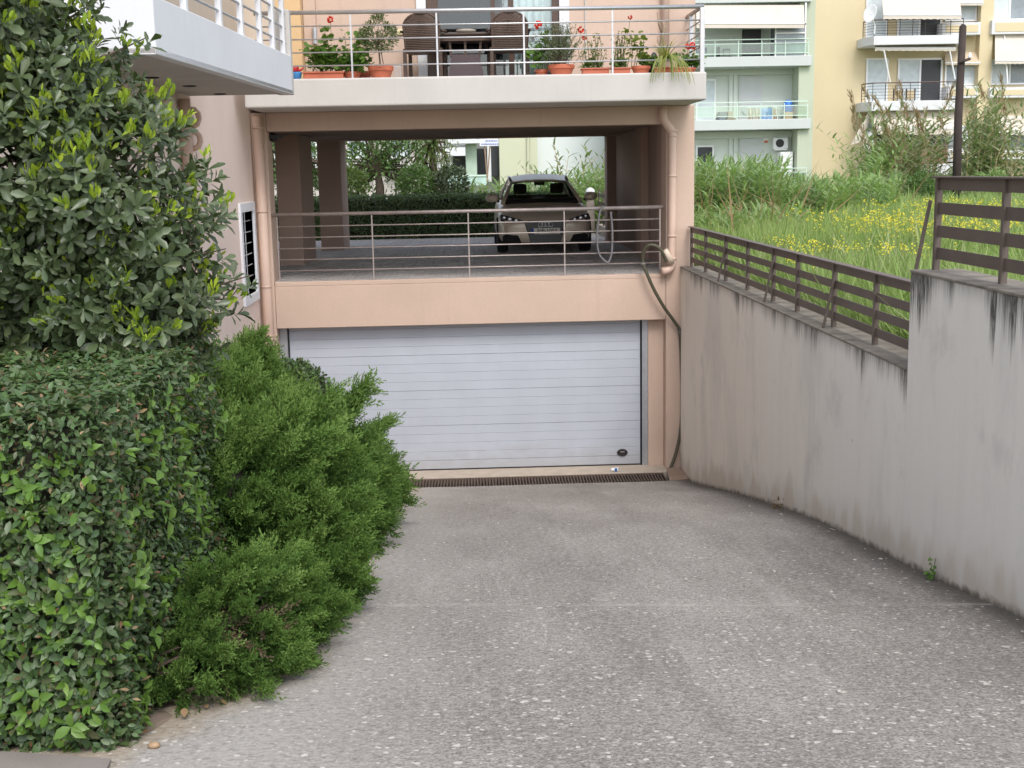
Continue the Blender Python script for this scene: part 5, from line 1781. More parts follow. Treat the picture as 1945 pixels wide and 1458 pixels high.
for (c, r) in lobes:
    c, r = np.array(c), np.array(r)
    n = int(560 * (r[0] * r[2] + r[1] * r[2] + r[0] * r[1]) / 1.5)
    d = unit(rng.normal(0, 1, (n, 3)))
    d[:, 1] = np.where(d[:, 1] > .35, -d[:, 1], d[:, 1])
    lump = 1 + .16 * np.sin(d[:, :1] * 6 + c[2] * 7) * np.sin(d[:, 2:] * 7 + c[0] * 5) + .10 * np.sin(d[:, :1] * 15 + d[:, 2:] * 11)
    Q.append(c + d * r * rng.uniform(.66, 1.04, (n, 1)) * lump)
    D.append(unit(d / r))
Q, D = np.concatenate(Q), np.concatenate(D)
ins = np.zeros(len(Q), bool)
for c, r in lobes:
    ins |= (((Q - np.array(c)) / np.array(r)) ** 2).sum(1) < .42
Q, D = Q[~ins], D[~ins]
# extra rosettes along twigs that stick out at the right
limb = [((-1.75, 6.6, 3.75), (-1.17, 6.55, 3.88)), ((-1.8, 6.6, 3.95), (-1.30, 6.6, 4.02)), ((-1.8, 6.6, 4.3), (-1.40, 6.6, 4.42)), ((-1.95, 6.6, 4.62), (-1.56, 6.6, 4.80)),
        ((-2.0, 6.5, 4.98), (-1.62, 6.5, 5.10)), ((-1.9, 6.6, 3.6), (-1.36, 6.5, 3.66)), ((-1.75, 6.6, 3.8), (-1.27, 6.6, 3.75)), ((-2.2, 6.6, 5.15), (-1.85, 6.6, 5.32)),
        ((-1.8, 6.6, 4.1), (-1.36, 6.6, 4.2)), ((-1.9, 6.6, 4.55), (-1.5, 6.6, 4.66))]
bm_ = MB()
for a, b_ in limb:
    a, b_ = np.array(a), np.array(b_)
    bm_.tube([a - (b_ - a) * .6, a, (a + b_) / 2 + np.array([0, 0, -.02]), b_], [.012, .010, .007, .003], 5, False)
    for k in range(9):
        f_ = rng.uniform(.1, 1) if k else 1.0
        Q = np.r_[Q, [a + (b_ - a) * f_ + rng.normal(0, .03, 3)]]
        D = np.r_[D, [unit(b_ - a) + rng.normal(0, .4, 3) + np.array([0, -.2, .3])]]
for k in range(160):
    i = rng.integers(len(Q))
    bm_.tube([Q[i] - D[i] * .35 - np.array([0, 0, .05]), Q[i]], [.008, .003], 4, False)
for c, r in lobes:
    for k in range(5):
        c_ = np.array(c)
        e = c_ + unit(rng.normal(0, 1, 3)) * np.array(r) * .8
        b0 = np.array([-2.3, 6.9, min(c_[2] - .2, 4.6)])
        bm_.tube([b0, (b0 + e) / 2 + rng.normal(0, .05, 3), e], [.03, .018, .006], 5, False)
bm_.build('branches', bark, tr)
n = len(Q)
D = unit(unit(D) + np.array([0, -.15, .35]))
per = 8
base = np.repeat(Q, per, 0)
dr = np.repeat(D, per, 0)
e1 = unit(np.cross(dr, rng.normal(0, 1, (n, 3)).repeat(per, 0) + .01))
e2 = np.cross(dr, e1)
an = np.tile(np.arange(per) * 2.4, n) + np.repeat(rng.uniform(0, TAU, n), per)
opn = np.tile(np.linspace(1.5, .55, per), n) + rng.normal(0, .2, n * per)
ax = dr * np.cos(opn)[:, None] + (e1 * np.cos(an)[:, None] + e2 * np.sin(an)[:, None]) * np.sin(opn)[:, None]
base = base - dr * (np.tile(np.linspace(.06, 0, per), n))[:, None]
L = rng.uniform(.05, .105, n * per) * np.repeat(rng.uniform(.7, 1.15, n), per)
pxs, pys = px_of(Q)
d_cam = Q[:, 1]
show = np.where((pxs > -10) & (pxs < 520) & (pys > -10) & (pys < 680))[0]
show = show[np.argsort(d_cam[show])][:38]
own = np.zeros(n, bool)
own[show] = True
ownl = np.repeat(own, per)
v, f, a = scatter(BLUNT, BLUNT_F, base[~ownl], ax[~ownl], dr[~ownl] + rng.normal(0, .15, dr[~ownl].shape), L[~ownl], L[~ownl] * .48)
link('foliage', np_mesh('foliage', v, f, tree_m, a), tr, kind='stuff')
leaf_parts(tr, base[ownl][:300], ax[ownl][:300], dr[ownl][:300], L[ownl][:300], L[ownl][:300] * .48, tree_m, BLUNT, BLUNT_F)
# yellow tips
tips = np.where(rng.random(n) < .26)[0]
tips = tips[(D[tips, 2] > -.1)]
k = 9
b2 = np.repeat(Q[tips] + D[tips] * .045, k, 0) + rng.normal(0, .016, (len(tips) * k, 3))
d2 = np.repeat(D[tips] * .7 + np.array([.05, 0, .7]), k, 0) + rng.normal(0, .42, (len(tips) * k, 3))
v, f, a = scatter(BLUNT, BLUNT_F, b2, d2, rng.normal(0, 1, d2.shape), rng.uniform(.035, .068, len(b2)), rng.uniform(.018, .03, len(b2)))
link('shoot_tips', np_mesh('shoot_tips', v, f, tip_m, a), tr, kind='stuff')
# inner leaves, darker only because little light gets in
n = 9000
li = rng.integers(0, len(lobes), n)
cs, rsz = np.array([l[0] for l in lobes])[li], np.array([l[1] for l in lobes])[li]
d = unit(rng.normal(0, 1, (n, 3)))
P = cs + d * rsz * rng.uniform(.2, .8, (n, 1))
v, f, a = scatter(BLUNT, BLUNT_F, P, rng.normal(0, 1, (n, 3)), rng.normal(0, .6, (n, 3)) + np.array([0, 0, 1]), rng.uniform(.07, .12, n), rng.uniform(.035, .055, n))
link('inner_foliage', np_mesh('inner_foliage', v, f, tree_m, a), tr, kind='stuff')


# --- junipers
def spray_template(nt_=15, seed=0):
    r_ = np.random.default_rng(seed)
    V, F = [], []

    def dia(p, d, L, w):
        d = d / np.linalg.norm(d)
        s_ = np.cross(d, r_.normal(0, 1, 3))
        s_ /= np.linalg.norm(s_) + 1e-9
        q = len(V)
        V.extend([p, p + d * L * .45 - s_ * w / 2, p + d * L * .45 + s_ * w / 2, p + d * L])
        F.extend([(q, q + 2, q + 1), (q + 1, q + 2, q + 3)])
    axis = lambda t_: np.array([.06 * math.sin(t_ * 2), t_, -.10 * t_ * t_])
    for i in range(nt_):
        t_ = .12 + .88 * i / (nt_ - 1)
        p = axis(t_)
        an = i * 2.4 + r_.normal(0, .3)
        d = np.array([math.cos(an), .95 + .4 * t_, .75 * math.sin(an) + .12])
        d /= np.linalg.norm(d)
        L = .34 * (1.1 - .72 * t_) * r_.uniform(.8, 1.2)
        dia(p, d, L, .042)
        for k in range(5):
            f_ = .15 + .8 * k / 5
            e = d + r_.normal(0, .55, 3)
            dia(p + d * L * f_, e, L * (.62 - .3 * f_), .034)
    return np.array(V), np.array(F)


SPR = [spray_template(13, s) for s in range(5)]


def juniper(label, lobes_, n_mul, lean, L0=.2, zclip=0., dry=0, plumes=()):
    c0 = lobes_[0][0]
    t = thing('juniper_shrub', label, 'shrub', (c0[0], c0[1], zr(c0[1]) + .05), 'junipers along the left edge of the driveway')
    Q, D, TT = [], [], []
    ctr = [(np.array(c), np.array(r)) for c, r in lobes_]

    def plume(a, b_, wd, n, bright):
        f_ = rng.random(n) ** .8
        bend = np.array([0, 0, .12]) * np.linalg.norm(b_ - a)
        p = a + (b_ - a) * f_[:, None] + bend * (4 * f_ * (1 - f_))[:, None] * .35
        p = p + rng.normal(0, 1, (n, 3)) * (wd * (1.05 - .85 * f_))[:, None]
        d = unit(unit(b_ - a) * 1.0 + np.array(lean) * .25 + rng.normal(0, .33, (n, 3)))
        Q.append(p)
        D.append(d)
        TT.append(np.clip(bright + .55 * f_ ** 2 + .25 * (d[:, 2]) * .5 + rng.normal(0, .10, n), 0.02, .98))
    for c, r in ctr:
        area = r[0] * r[2] + r[1] * r[2] + r[0] * r[1]
        npl = int(n_mul * area / 15)
        k = np.arange(npl)
        zz = 1 - 2 * (k + .5) / npl
        an = k * 2.39996 + rng.normal(0, .2, npl)
        d = np.c_[np.sqrt(1 - zz ** 2) * np.cos(an), np.sqrt(1 - zz ** 2) * np.sin(an), zz]
        for q_ in d:
            long_ = rng.random() < .30
            tip = c + q_ * r * rng.uniform(.78, 1.05) + np.array(lean) * r * (.55 if long_ else .30) * rng.uniform(.6, 1.3)
            base_ = c + q_ * r * .5 - np.array(lean) * r * .40
            plume(base_, tip, L0 * (.17 if long_ else .27), 34, rng.uniform(-.12, .26) + .14 * q_[2] + (.12 if long_ else 0))
    for (a, b_, wd) in plumes:
        plume(np.array(a, float), np.array(b_, float), wd, 60, .3)
    Q, D, TT = np.concatenate(Q), np.concatenate(D), np.concatenate(TT)
    ins = np.zeros(len(Q), bool)
    for c, r in lobes_:
        ins |= (((Q - np.array(c)) / np.array(r)) ** 2).sum(1) < .28
    gz = np.array([zr(y) for y in Q[:, 1]])
    ok = ~ins & (Q[:, 2] > gz + .03)
    Q, D, TT = Q[ok], D[ok], TT[ok]
    L = rng.uniform(.75, 1.3, len(Q)) * L0
    tt = TT
    ps = []
    for k in range(5):
        s_ = np.arange(len(Q)) % 5 == k
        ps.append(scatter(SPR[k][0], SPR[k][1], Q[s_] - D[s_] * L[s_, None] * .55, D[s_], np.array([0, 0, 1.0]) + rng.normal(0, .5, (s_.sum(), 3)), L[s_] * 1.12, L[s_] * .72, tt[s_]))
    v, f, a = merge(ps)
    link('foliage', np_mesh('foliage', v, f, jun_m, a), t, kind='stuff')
    if dry:
        c, r = np.array(lobes_[0][0]), np.array(lobes_[0][1])
        d = unit(rng.normal(0, 1, (dry, 3)))
        Q = c + d * r * .72
        Q[:, 2] = np.minimum(Q[:, 2], c[2] + .05)
        Q = Q[Q[:, 2] > np.array([zr(y) for y in Q[:, 1]]) + .03]
        v, f, a = scatter(SPR[0][0], SPR[0][1], Q, unit(rng.normal(0, 1, Q.shape)), rng.normal(0, 1, Q.shape), .16, .14)
        link('dry_foliage', np_mesh('dry_foliage', v, f, jun_d, a), t, kind='stuff')
    cm = MB()
    for c, r in lobes_:
        for k in range(14):
            e = np.array(c) + unit(rng.normal(0, 1, 3)) * np.array(r) * .82
            if e[2] > zr(e[1]):
                b0 = np.array([c[0] - .15, c[1], zr(c[1]) + .03])
                cm.tube([b0, (b0 + e) / 2 + rng.normal(0, .05, 3), e], [.018, .012, .005], 5, False)
    cm.build('branches', bark, t)
    for c, r in lobes_:
        if min(r) < .28:
            continue
        m = MB()
        prof = [(math.sin(q) * .52, -math.cos(q) * .52) for q in np.linspace(.15, math.pi - .15, 9)]
        V = [(c[0] + rr * r[0] * math.cos(a), c[1] + rr * r[1] * math.sin(a), c[2] + zz * r[2]) for rr, zz in prof for a in np.linspace(0, TAU, 14)[:-1]]
        F = [(i * 13 + k, i * 13 + (k + 1) % 13, (i + 1) * 13 + (k + 1) % 13, (i + 1) * 13 + k) for i in range(8) for k in range(13)]
        F += [tuple(range(13)), tuple(range(104, 117))]
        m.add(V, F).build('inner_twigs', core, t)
    return t


juniper('low juniper nearest the street with browned sprays at its foot', [((-1.17, 5.55, 2.32), (.27, .40, .32)), ((-1.02, 6.0, 2.15), (.28, .40, .34)), ((-1.28, 5.30, 2.18), (.20, .26, .24)), ((-1.08, 5.5, 2.12), (.22, .34, .16))], 2300, (.35, -.25, .35), .14, dry=60,
        plumes=(((-1.15, 5.5, 2.5), (-1.02, 5.5, 2.68), .03), ((-1.05, 5.5, 2.5), (-.86, 5.6, 2.66), .025)))
juniper('broad juniper bulging over the driveway behind the low one', [((-1.22, 7.2, 2.45), (.48, .62, .60)), ((-1.06, 7.0, 2.10), (.32, .58, .44)), ((-1.45, 6.9, 2.55), (.34, .45, .46)), ((-1.05, 7.6, 1.9), (.26, .5, .3))], 1500, (.45, -.2, .40), .2,
        plumes=(((-1.2, 6.9, 2.75), (-.82, 6.9, 2.93), .05),))
juniper('bright green juniper reaching farthest out over the driveway', [((-1.36, 9.6, 2.0), (.48, .8, .62)), ((-1.18, 9.6, 1.78), (.42, .78, .44)), ((-1.2, 10.9, 1.5), (.44, .65, .48)), ((-1.28, 12.2, 1.25), (.40, .7, .45))], 1250, (.5, -.15, .28), .24,
        plumes=(((-1.2, 9.5, 2.35), (-.84, 9.5, 2.76), .07), ((-1.1, 10.6, 1.95), (-.80, 10.8, 2.20), .06)))
juniper('tall juniper at the back against the wing wall', [((-2.02, 10.4, 2.42), (.42, .7, .52)), ((-1.66, 9.9, 2.05), (.4, .6, .5)), ((-1.85, 8.6, 2.55), (.36, .6, .5))], 1200, (.2, -.1, .5), .24,
        plumes=(((-1.95, 10.4, 2.75), (-1.84, 10.4, 3.03), .06),))

# --- second clipped shrub near the garage door
sh = thing('clipped_shrub', 'small round clipped shrub between the tall juniper and the garage door', 'shrub', (-1.95, 13.0, .9))
n = 5200
d = unit(rng.normal(0, 1, (n, 3)))
d[:, 2] = np.abs(d[:, 2]) * np.sign(rng.random(n) - .25)
P = np.array([-1.98, 13.2, 1.75]) + d * np.array([.50, .6, .66]) * rng.uniform(.85, 1.03, (n, 1))
v, f, a = scatter(LEAF, LEAF_F, P, d + rng.normal(0, .8, d.shape), d + rng.normal(0, .5, d.shape) + np.array([0, 0, .4]), rng.uniform(.035, .065, n), rng.uniform(.03, .05, n))
link('foliage', np_mesh('foliage', v, f, hed_m, a), sh, kind='stuff')
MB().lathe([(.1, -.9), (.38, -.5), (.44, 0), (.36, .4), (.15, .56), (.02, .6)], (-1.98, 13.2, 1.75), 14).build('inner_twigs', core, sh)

# --- hedge behind the parking deck
h2 = thing('clipped_hedge', 'long low dark clipped hedge along the far edge of the parking deck', 'hedge', (-1, 28.7, FZ))
n = 26000
u = rng.uniform(-7.2, 2.45, n)
fr2 = rng.random(n) < .7
z2 = rng.uniform(FZ - .1, 3.84, n)
P = np.c_[u, np.where(fr2, 28.45, rng.uniform(28.45, 29.3, n)), np.where(fr2, z2, 3.84)]
P += rng.normal(0, .028, P.shape)
nn = np.where(fr2[:, None], np.array([0, -1, 0.0]), np.array([0, 0, 1.0]))
v, f, a = scatter(LEAF[[0, 1, 3, 7]], np.array([(0, 2, 1), (1, 2, 3)]), P, nn * .3 + rng.normal(0, 1, P.shape), nn + rng.normal(0, .6, P.shape), rng.uniform(.05, .085, n), rng.uniform(.04, .06, n))
link('foliage', np_mesh('foliage', v, f, hed_m, a), h2, kind='stuff')
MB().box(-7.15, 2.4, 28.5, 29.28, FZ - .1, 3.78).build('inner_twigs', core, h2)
for xx, zz in ((-2.05, 3.05), (-1.4, 3.06), (.1, 3.2)):
    pass

# --- trees beyond the deck
tl1 = leafm('garden_tree_leaves', [(.07, .14, .04), (.10, .19, .055), (.16, .25, .075), (.12, .2, .065)], .5, .35)
tl2 = leafm('willow_leaves', [(.09, .14, .035), (.14, .20, .05), (.18, .22, .07), (.10, .15, .04)], .55, .35)


def far_tree(label, trunk, lobes_, n, L0, m, droop=.3, tw=.45):
    t = thing('garden_tree', label, 'tree', trunk[0], 'garden trees beyond the parking deck')
    MB().tube(trunk, np.linspace(.14, .05, len(trunk)), 8).build('trunk', bark, t, smooth=True)
    b = MB()
    ps, ds = [], []
    for c, r in lobes_:
        c, r = np.array(c), np.array(r)
        for k in range(9):
            e = c + unit(rng.normal(0, 1, 3)) * r * .85
            b.tube([trunk[-2], (np.array(trunk[-2]) + e) / 2 + rng.normal(0, .15, 3), e], [.05, .03, .01], 5, False)
        kk = int(n * r[0] * r[2])
        d = unit(rng.normal(0, 1, (kk // 9, 3)))
        cl_ = c + d * r * rng.uniform(.35, 1, (kk // 9, 1)) ** .6
        P = np.repeat(cl_, 9, 0) + rng.normal(0, .13, (kk // 9 * 9, 3))
        ps.append(P)
        ds.append(rng.normal(0, .7, P.shape) + np.array([0, 0, -droop]))
    b.build('branches', bark, t)
    P, Dd = np.concatenate(ps), np.concatenate(ds)
    v, f, a = scatter(LEAF[[0, 1, 3, 7]] * np.array([1.2, 1, 1]), np.array([(0, 2, 1), (1, 2, 3)]), P, Dd, rng.normal(0, .6, P.shape) + np.array([0, -.3, 1]), rng.uniform(.7, 1.3, len(P)) * L0, rng.uniform(.7, 1.3, len(P)) * L0 * tw)
    link('foliage', np_mesh('foliage', v, f, m, a), t, kind='stuff')
    return t


q = lambda px, py, Y: tuple(float(c) for c in at(px, py, Y))
far_tree('leafy garden tree with a bare forking trunk beyond the low dark hedge', [q(722, 395, 33), q(722, 355, 33), q(716, 320, 33), q(705, 280, 33)],
         [(q(705, 300, 33), (.75, .7, .55)), (q(755, 285, 33.4), (.75, .7, .5)), (q(690, 345, 33.5), (.4, .5, .35)), (q(770, 335, 33.6), (.55, .6, .4)), (q(720, 250, 33), (1.3, .9, .6))], 1500, .15, tl1)
far_tree('drooping willow like tree by the brown trunk beyond the deck', [q(826, 395, 35), q(824, 330, 35), q(820, 270, 35), q(815, 230, 35)],
         [(q(815, 300, 34.8), (.42, .5, .7)), (q(840, 295, 35), (.30, .4, .45)), (q(800, 250, 35), (.9, .8, .4)), (q(800, 350, 35), (.35, .4, .3))], 1300, .19, tl2, 1.1, .22)
far_tree('dark leaved tree showing left of the first parking pillar', [q(505, 400, 33), q(508, 340, 33), q(515, 280, 33), q(515, 240, 33)],
         [(q(515, 290, 33), (.6, .7, .8)), (q(560, 320, 34), (.8, .7, .9)), (q(610, 300, 34), (.7, .6, .9)), (q(640, 330, 34), (.6, .6, .6))], 1500, .14, tl1)
for i, (px_, lab, r0, m) in enumerate(((660, 'yellow green shrub between the parking pillars and the garden tree', .5, tl2), (790, 'green shrub below the drooping tree beyond the hedge', .5, tl1), (858, 'dark glossy round shrub left of the mint glass rail beyond the deck', .42, tree_m))):
    t = thing('garden_shrub', lab, 'shrub', q(px_, 385, 31))
    n = 1500
    d = unit(rng.normal(0, 1, (n, 3)))
    P = np.array(q(px_, 352, 31)) + d * np.array([r0, .5, .5]) * rng.uniform(.3, 1, (n, 1)) ** .5
    v, f, a = scatter(LEAF[[0, 1, 3, 7]], np.array([(0, 2, 1), (1, 2, 3)]), P, d + rng.normal(0, .7, d.shape), rng.normal(0, .5, d.shape) + np.array([0, -.3, 1]), rng.uniform(.09, .15, n), rng.uniform(.05, .09, n))
    link('foliage', np_mesh('foliage', v, f, m, a), t, kind='stuff')
    MB().tube([q(px_, 395, 31), q(px_, 350, 31)], .03, 5).build('stem', bark, t)

# globe lamp and distant fence right of the car
gl_ = thing('globe_lamp', 'white globe lamp on a short post beside the far deck fence', 'lamp', q(1122, 400, 29.5))
MB().lathe([(.02, -.11), (.07, -.09), (.105, -.04), (.115, 0), (.105, .05), (.07, .09), (.02, .115)], q(1121, 365, 29.5), 18).build('globe', pm('opal_globe', (.80, .80, .82), .3, .02), gl_, smooth=True)
MB().lathe([(.09, -.22), (.09, -.10)], q(1121, 370, 29.5), 10).build('base', pm('pale_post', (.33, .28, .24), .8), gl_)
a_, b_ = q(1121, 384, 29.5), None
MB().box(a_[0] - .10, a_[0] + .10, 29.4, 29.6, FZ, a_[2]).build('post', MATS['pale_post'], gl_, bevel=.01)
df = thing('deck_fence', 'brown slat fence closing the far right side of the parking deck', 'fence', (3.1, 27.5, FZ))
for k in range(4):
    z = FZ + .25 + k * .2
    MB().box(3.05, 3.06, 25.8, 29.4, z, z + .09).build('slat', brown_fence, df)
for y in (26.0, 27.1, 28.2, 29.3):
    MB().bar((3.06, y, FZ), (3.06, y, FZ + 1.0), .04).build('post', brown_fence, df)
MB().box(3.0, 3.25, 25.8, 29.4, FZ - .1, FZ + .2).build('kerb_wall', sill_m, df)

# ------------------------------------------------------------------ field: grass, flowers, reeds
grass_m = leafm('meadow_grass', [(.26, .38, .11), (.33, .45, .14), (.40, .49, .19), (.48, .48, .28), (.29, .41, .13)], .6, .4, .2)
flow_m = leafm('yellow_flowers', [(.74, .64, .05), (.82, .72, .08), (.68, .60, .06)], .7, .3, .2)
reed_m = leafm('reed_leaves', [(.21, .32, .12), (.28, .42, .15), (.35, .49, .18), (.33, .42, .21), (.26, .37, .16)], .5, .45, .3)
reed_o = leafm('old_reed_leaves', [(.21, .27, .13), (.28, .32, .17), (.22, .30, .14), (.40, .35, .22)], .6, .35, .3)
cane_m = pm('dry_cane', (.42, .31, .18), .8, .2, 6, 50, .1)
plume_m = leafm('reed_plumes', [(.30, .20, .12), (.38, .26, .16), (.24, .15, .10)], .9, .3, .1)

# grass tufts
BL = np.array([(-.035, 0, 0), (.035, 0, 0), (-.03, .5, .06), (.03, .5, .06), (0, 1, .28)])
BLF = np.array([(0, 1, 3), (0, 3, 2), (2, 3, 4)])


def grass(n, x0, x1, ya, yb, h0, h1, bl=5):
    t_ = rng.random(n)
    y = 1 / (1 / yb + (1 / ya - 1 / yb) * t_)
    x = x0 + (np.minimum(x1, 2 + y * .47) - x0) * rng.random(n)
    c = np.repeat(np.c_[x, y, np.full(n, FZ)], bl, 0)
    c[:, :2] += rng.normal(0, .05, (n * bl, 2))
    ax = np.c_[rng.normal(0, .35, (n * bl, 2)), np.ones(n * bl)]
    up = rng.normal(0, 1, (n * bl, 3))
    up[:, 2] *= .1
    L = rng.uniform(h0, h1, n * bl)
    sc_ = np.clip(c[:, 1] / 22, .6, 2.2)
    return scatter(BL, BLF, c, ax, up, L, L * sc_ * .7 * rng.uniform(.6, 1.3, n * bl), np.clip(rng.normal(.5, .2, n * bl) + .25 * np.sin(c[:, 0] * .9) * np.sin(c[:, 1] * .5), 0, .999))


v, f, a = merge([grass(15000, 3.45, 30, 7.5, 20, .16, .46), grass(17000, 3.5, 40, 18, 60, .25, .6), grass(800, 3.5, 40, 9, 55, .5, .85, 4)])
link('grass', np_mesh('grass', v, f, grass_m, a), kind='stuff')


def flowers(n, px0, px1, py0, py1, clus):
    out = []
    tries = 0
    while len(out) < n and tries < n * 12:
        tries += 1
        px_, py_ = rng.uniform(px0, px1), rng.uniform(py0, py1)
        r_ = CAMR.T @ np.array([(px_ - CX) / FPX, (py_ - CY) / FPX, 1.0])
        z = FZ + rng.uniform(.42, .66)
        if r_[2] > -1e-3:
            continue
        p = EYE + r_ * ((z - EYE[2]) / r_[2])
        if p[1] > 58 or p[1] < 8 or p[0] < 3.5:
            continue
        w = -.28 + .8 * math.sin(p[0] * .9 + 1) * math.sin(p[1] * .38 + .5) + .5 * math.sin(p[0] * 2.3 + p[1] * 1.3)
        if rng.random() < w * clus * min(1, max(.05, (py1 + 8 - py_) / 55)):
            out.append(p)
    return out


fl = np.array(flowers(430, 1470, 1760, 376, 480, 1.2) + flowers(150, 1318, 1560, 410, 560, .9) + flowers(260, 1760, 1945, 376, 470, .7))
P = np.repeat(fl, 4, 0) + rng.normal(0, .022, (len(fl) * 4, 3))
s_ = np.clip(P[:, 1] / 24, .6, 1.5) * .032
v, f, a = scatter(DIAM, DIAM_F, P, rng.normal(0, 1, P.shape), rng.normal(0, .5, P.shape) + np.array([0, -.6, .8]), s_, s_ * 1.2)
link('wild_flowers', np_mesh('wild_flowers', v, f, flow_m, a), kind='stuff')
st_ = fl - np.array([0, 0, .45])
v, f, a = scatter(BL, BLF, st_, np.tile([0, 0, 1.0], (len(st_), 1)) + rng.normal(0, .1, st_.shape), rng.normal(0, 1, st_.shape), .45, .14)
link('flower_stalks', np_mesh('flower_stalks', v, f, grass_m, a), kind='stuff')


def reeds(label, spots, h0, h1, lean, m, nl=15, plume=0., cane=.3, lw=.075, L0=.42, dead=0):
    """a stand of giant reed: canes with arching leaves, some with plumes"""
    spots = np.asarray(spots)
    t = thing('reed_stand', label, 'reeds', tuple(spots.mean(0)))
    canes = MB()
    V, F, A = [], [], []
    PL = []
    for s in spots:
        h = rng.uniform(h0, h1)
        ld = np.array([rng.normal(0, lean) + lean * .3, rng.normal(0, lean), 0])
        pt = lambda f_: s + np.array([ld[0] * f_ * f_, ld[1] * f_ * f_, 1 - .12 * f_ * np.abs(ld).sum()]) * np.array([h, h, h * f_])
        if rng.random() < cane:
            canes.tube([pt(0), pt(.45), pt(.9)], [.014, .011, .006], 4, False)
        az = rng.uniform(0, TAU)
        tn = rng.random()
        for k in range(nl):
            f_ = .12 + .88 * k / nl
            p = pt(f_)
            an = az + (k % 2) * math.pi + rng.normal(0, .5)
            d = np.array([math.cos(an) * .8, math.sin(an) * .8, .9 if f_ < .9 else 1.6])
            L = L0 * rng.uniform(.7, 1.25) * (1.1 - .35 * f_)
            for j in range(5):
                w = lw * L * (1 - (j / 4.2) ** 2) if j < 4 else .001
                sd_ = np.cross(d, [0, 0, 1.0])
                sd_ = sd_ / (np.linalg.norm(sd_) + 1e-9) * w
                sd_[2] += w * .35
                V += [p - sd_, p + sd_]
                A += [tn, tn]
                if j < 4:
                    q_ = len(V) - 2
                    F.append((q_, q_ + 1, q_ + 3, q_ + 2))
                d = d / np.linalg.norm(d) + np.array([0, 0, -.22])
                p = p + d / np.linalg.norm(d) * L / 4
        if rng.random() < plume:
            PL.append((pt(.95), pt(1.0) + np.array([rng.normal(-.2, .15), 0, .35 + rng.random() * .3])))
    link('foliage', np_mesh('foliage', V, F, m, A), t, kind='stuff')
    if canes.v:
        canes.build('canes', cane_m, t, kind='stuff')
    for a, b_ in PL:
        n = 46
        f_ = rng.random((n, 1))
        P = a + (b_ - a) * f_ + rng.normal(0, .03, (n, 3))
        v, f, aa = scatter(DIAM, DIAM_F, P, unit(b_ - a) + rng.normal(0, .22, (n, 3)), rng.normal(0, 1, (n, 3)), .24, .03)
        link('plume', np_mesh('plume', v, f, plume_m, aa), t)
        MB().tube([a - np.array([0, 0, .5]), b_ - (b_ - a) * .3], [.012, .006], 4).build('plume_stalk', cane_m, t)
    if dead:
        n = dead
        s = spots[rng.integers(0, len(spots), n)] + rng.normal(0, .4, (n, 3)) * np.array([1, .5, 0])
        v, f, aa = scatter(BL, BLF, s + np.array([0, 0, .1]), np.c_[rng.normal(0, .6, (n, 2)), np.ones(n)], rng.normal(0, 1, (n, 3)), rng.uniform(.6, 1.8, n), rng.uniform(.3, .6, n))
        link('dead_leaves', np_mesh('dead_leaves', v, f, plume_m, aa), t, kind='stuff')
    return t


def spots_px(n, px0, px1, Y0, Y1, z=FZ):
    out = []
    for _ in range(n):
        Y = rng.uniform(Y0, Y1)
        a = at(rng.uniform(px0, px1), 400, Y)
        out.append((a[0], Y, z))
    return np.array(out)


reeds('dense young green reed stand in the field right beside the pink building', spots_px(430, 1290, 1470, 27, 33), 1.0, 1.75, .12, reed_m, 15, cane=.18, dead=60)
reeds('rough low weeds in front of the green reed stand', np.r_[spots_px(170, 1310, 1450, 22, 27), spots_px(90, 1440, 1530, 24, 28)], .35, .75, .16, reed_m, 9, cane=.05, L0=.34, dead=70)
reeds('lower tapering end of the green reeds in mid field', np.r_[spots_px(200, 1460, 1590, 29, 34), spots_px(90, 1580, 1700, 33, 38)], .8, 1.25, .14, reed_m, 13, cane=.12, dead=40)
reeds('tall plumed reeds leaning before the lowest white balcony', spots_px(95, 1650, 1775, 44, 49), 2.3, 4.0, .34, reed_o, 17, plume=.32, cane=.8, L0=.62, dead=160)
reeds('tall reeds rising right of the dark pole', spots_px(75, 1825, 1890, 45, 49), 2.6, 4.6, .14, reed_o, 18, plume=.06, cane=.6, L0=.62)
reeds('thin reeds at the right edge of the field', spots_px(45, 1890, 2010, 45, 49), 2.0, 3.9, .22, reed_o, 15, plume=.05, cane=.5, L0=.55)
reeds('pale reeds leaning left in front of the low shutter', spots_px(60, 1615, 1680, 42, 46), 1.6, 2.6, .35, reed_m, 15, cane=.4, L0=.5, plume=.05)
reeds('green reeds between the car roof and the white gable wall', np.r_[spots_px(110, 1030, 1150, 31, 35), spots_px(26, 1105, 1152, 31, 33)], .9, 1.7, .28, reed_m, 14, cane=.5)
reeds('tall arching reeds against the white gable wall', spots_px(20, 1055, 1160, 33, 36), 1.9, 2.5, .42, reed_o, 14, cane=.9, L0=.4)
reeds('low bright reeds above the hedge before the lime coloured wall', spots_px(120, 855, 1030, 31, 35), .7, 1.35, .22, reed_m, 13, cane=.3)
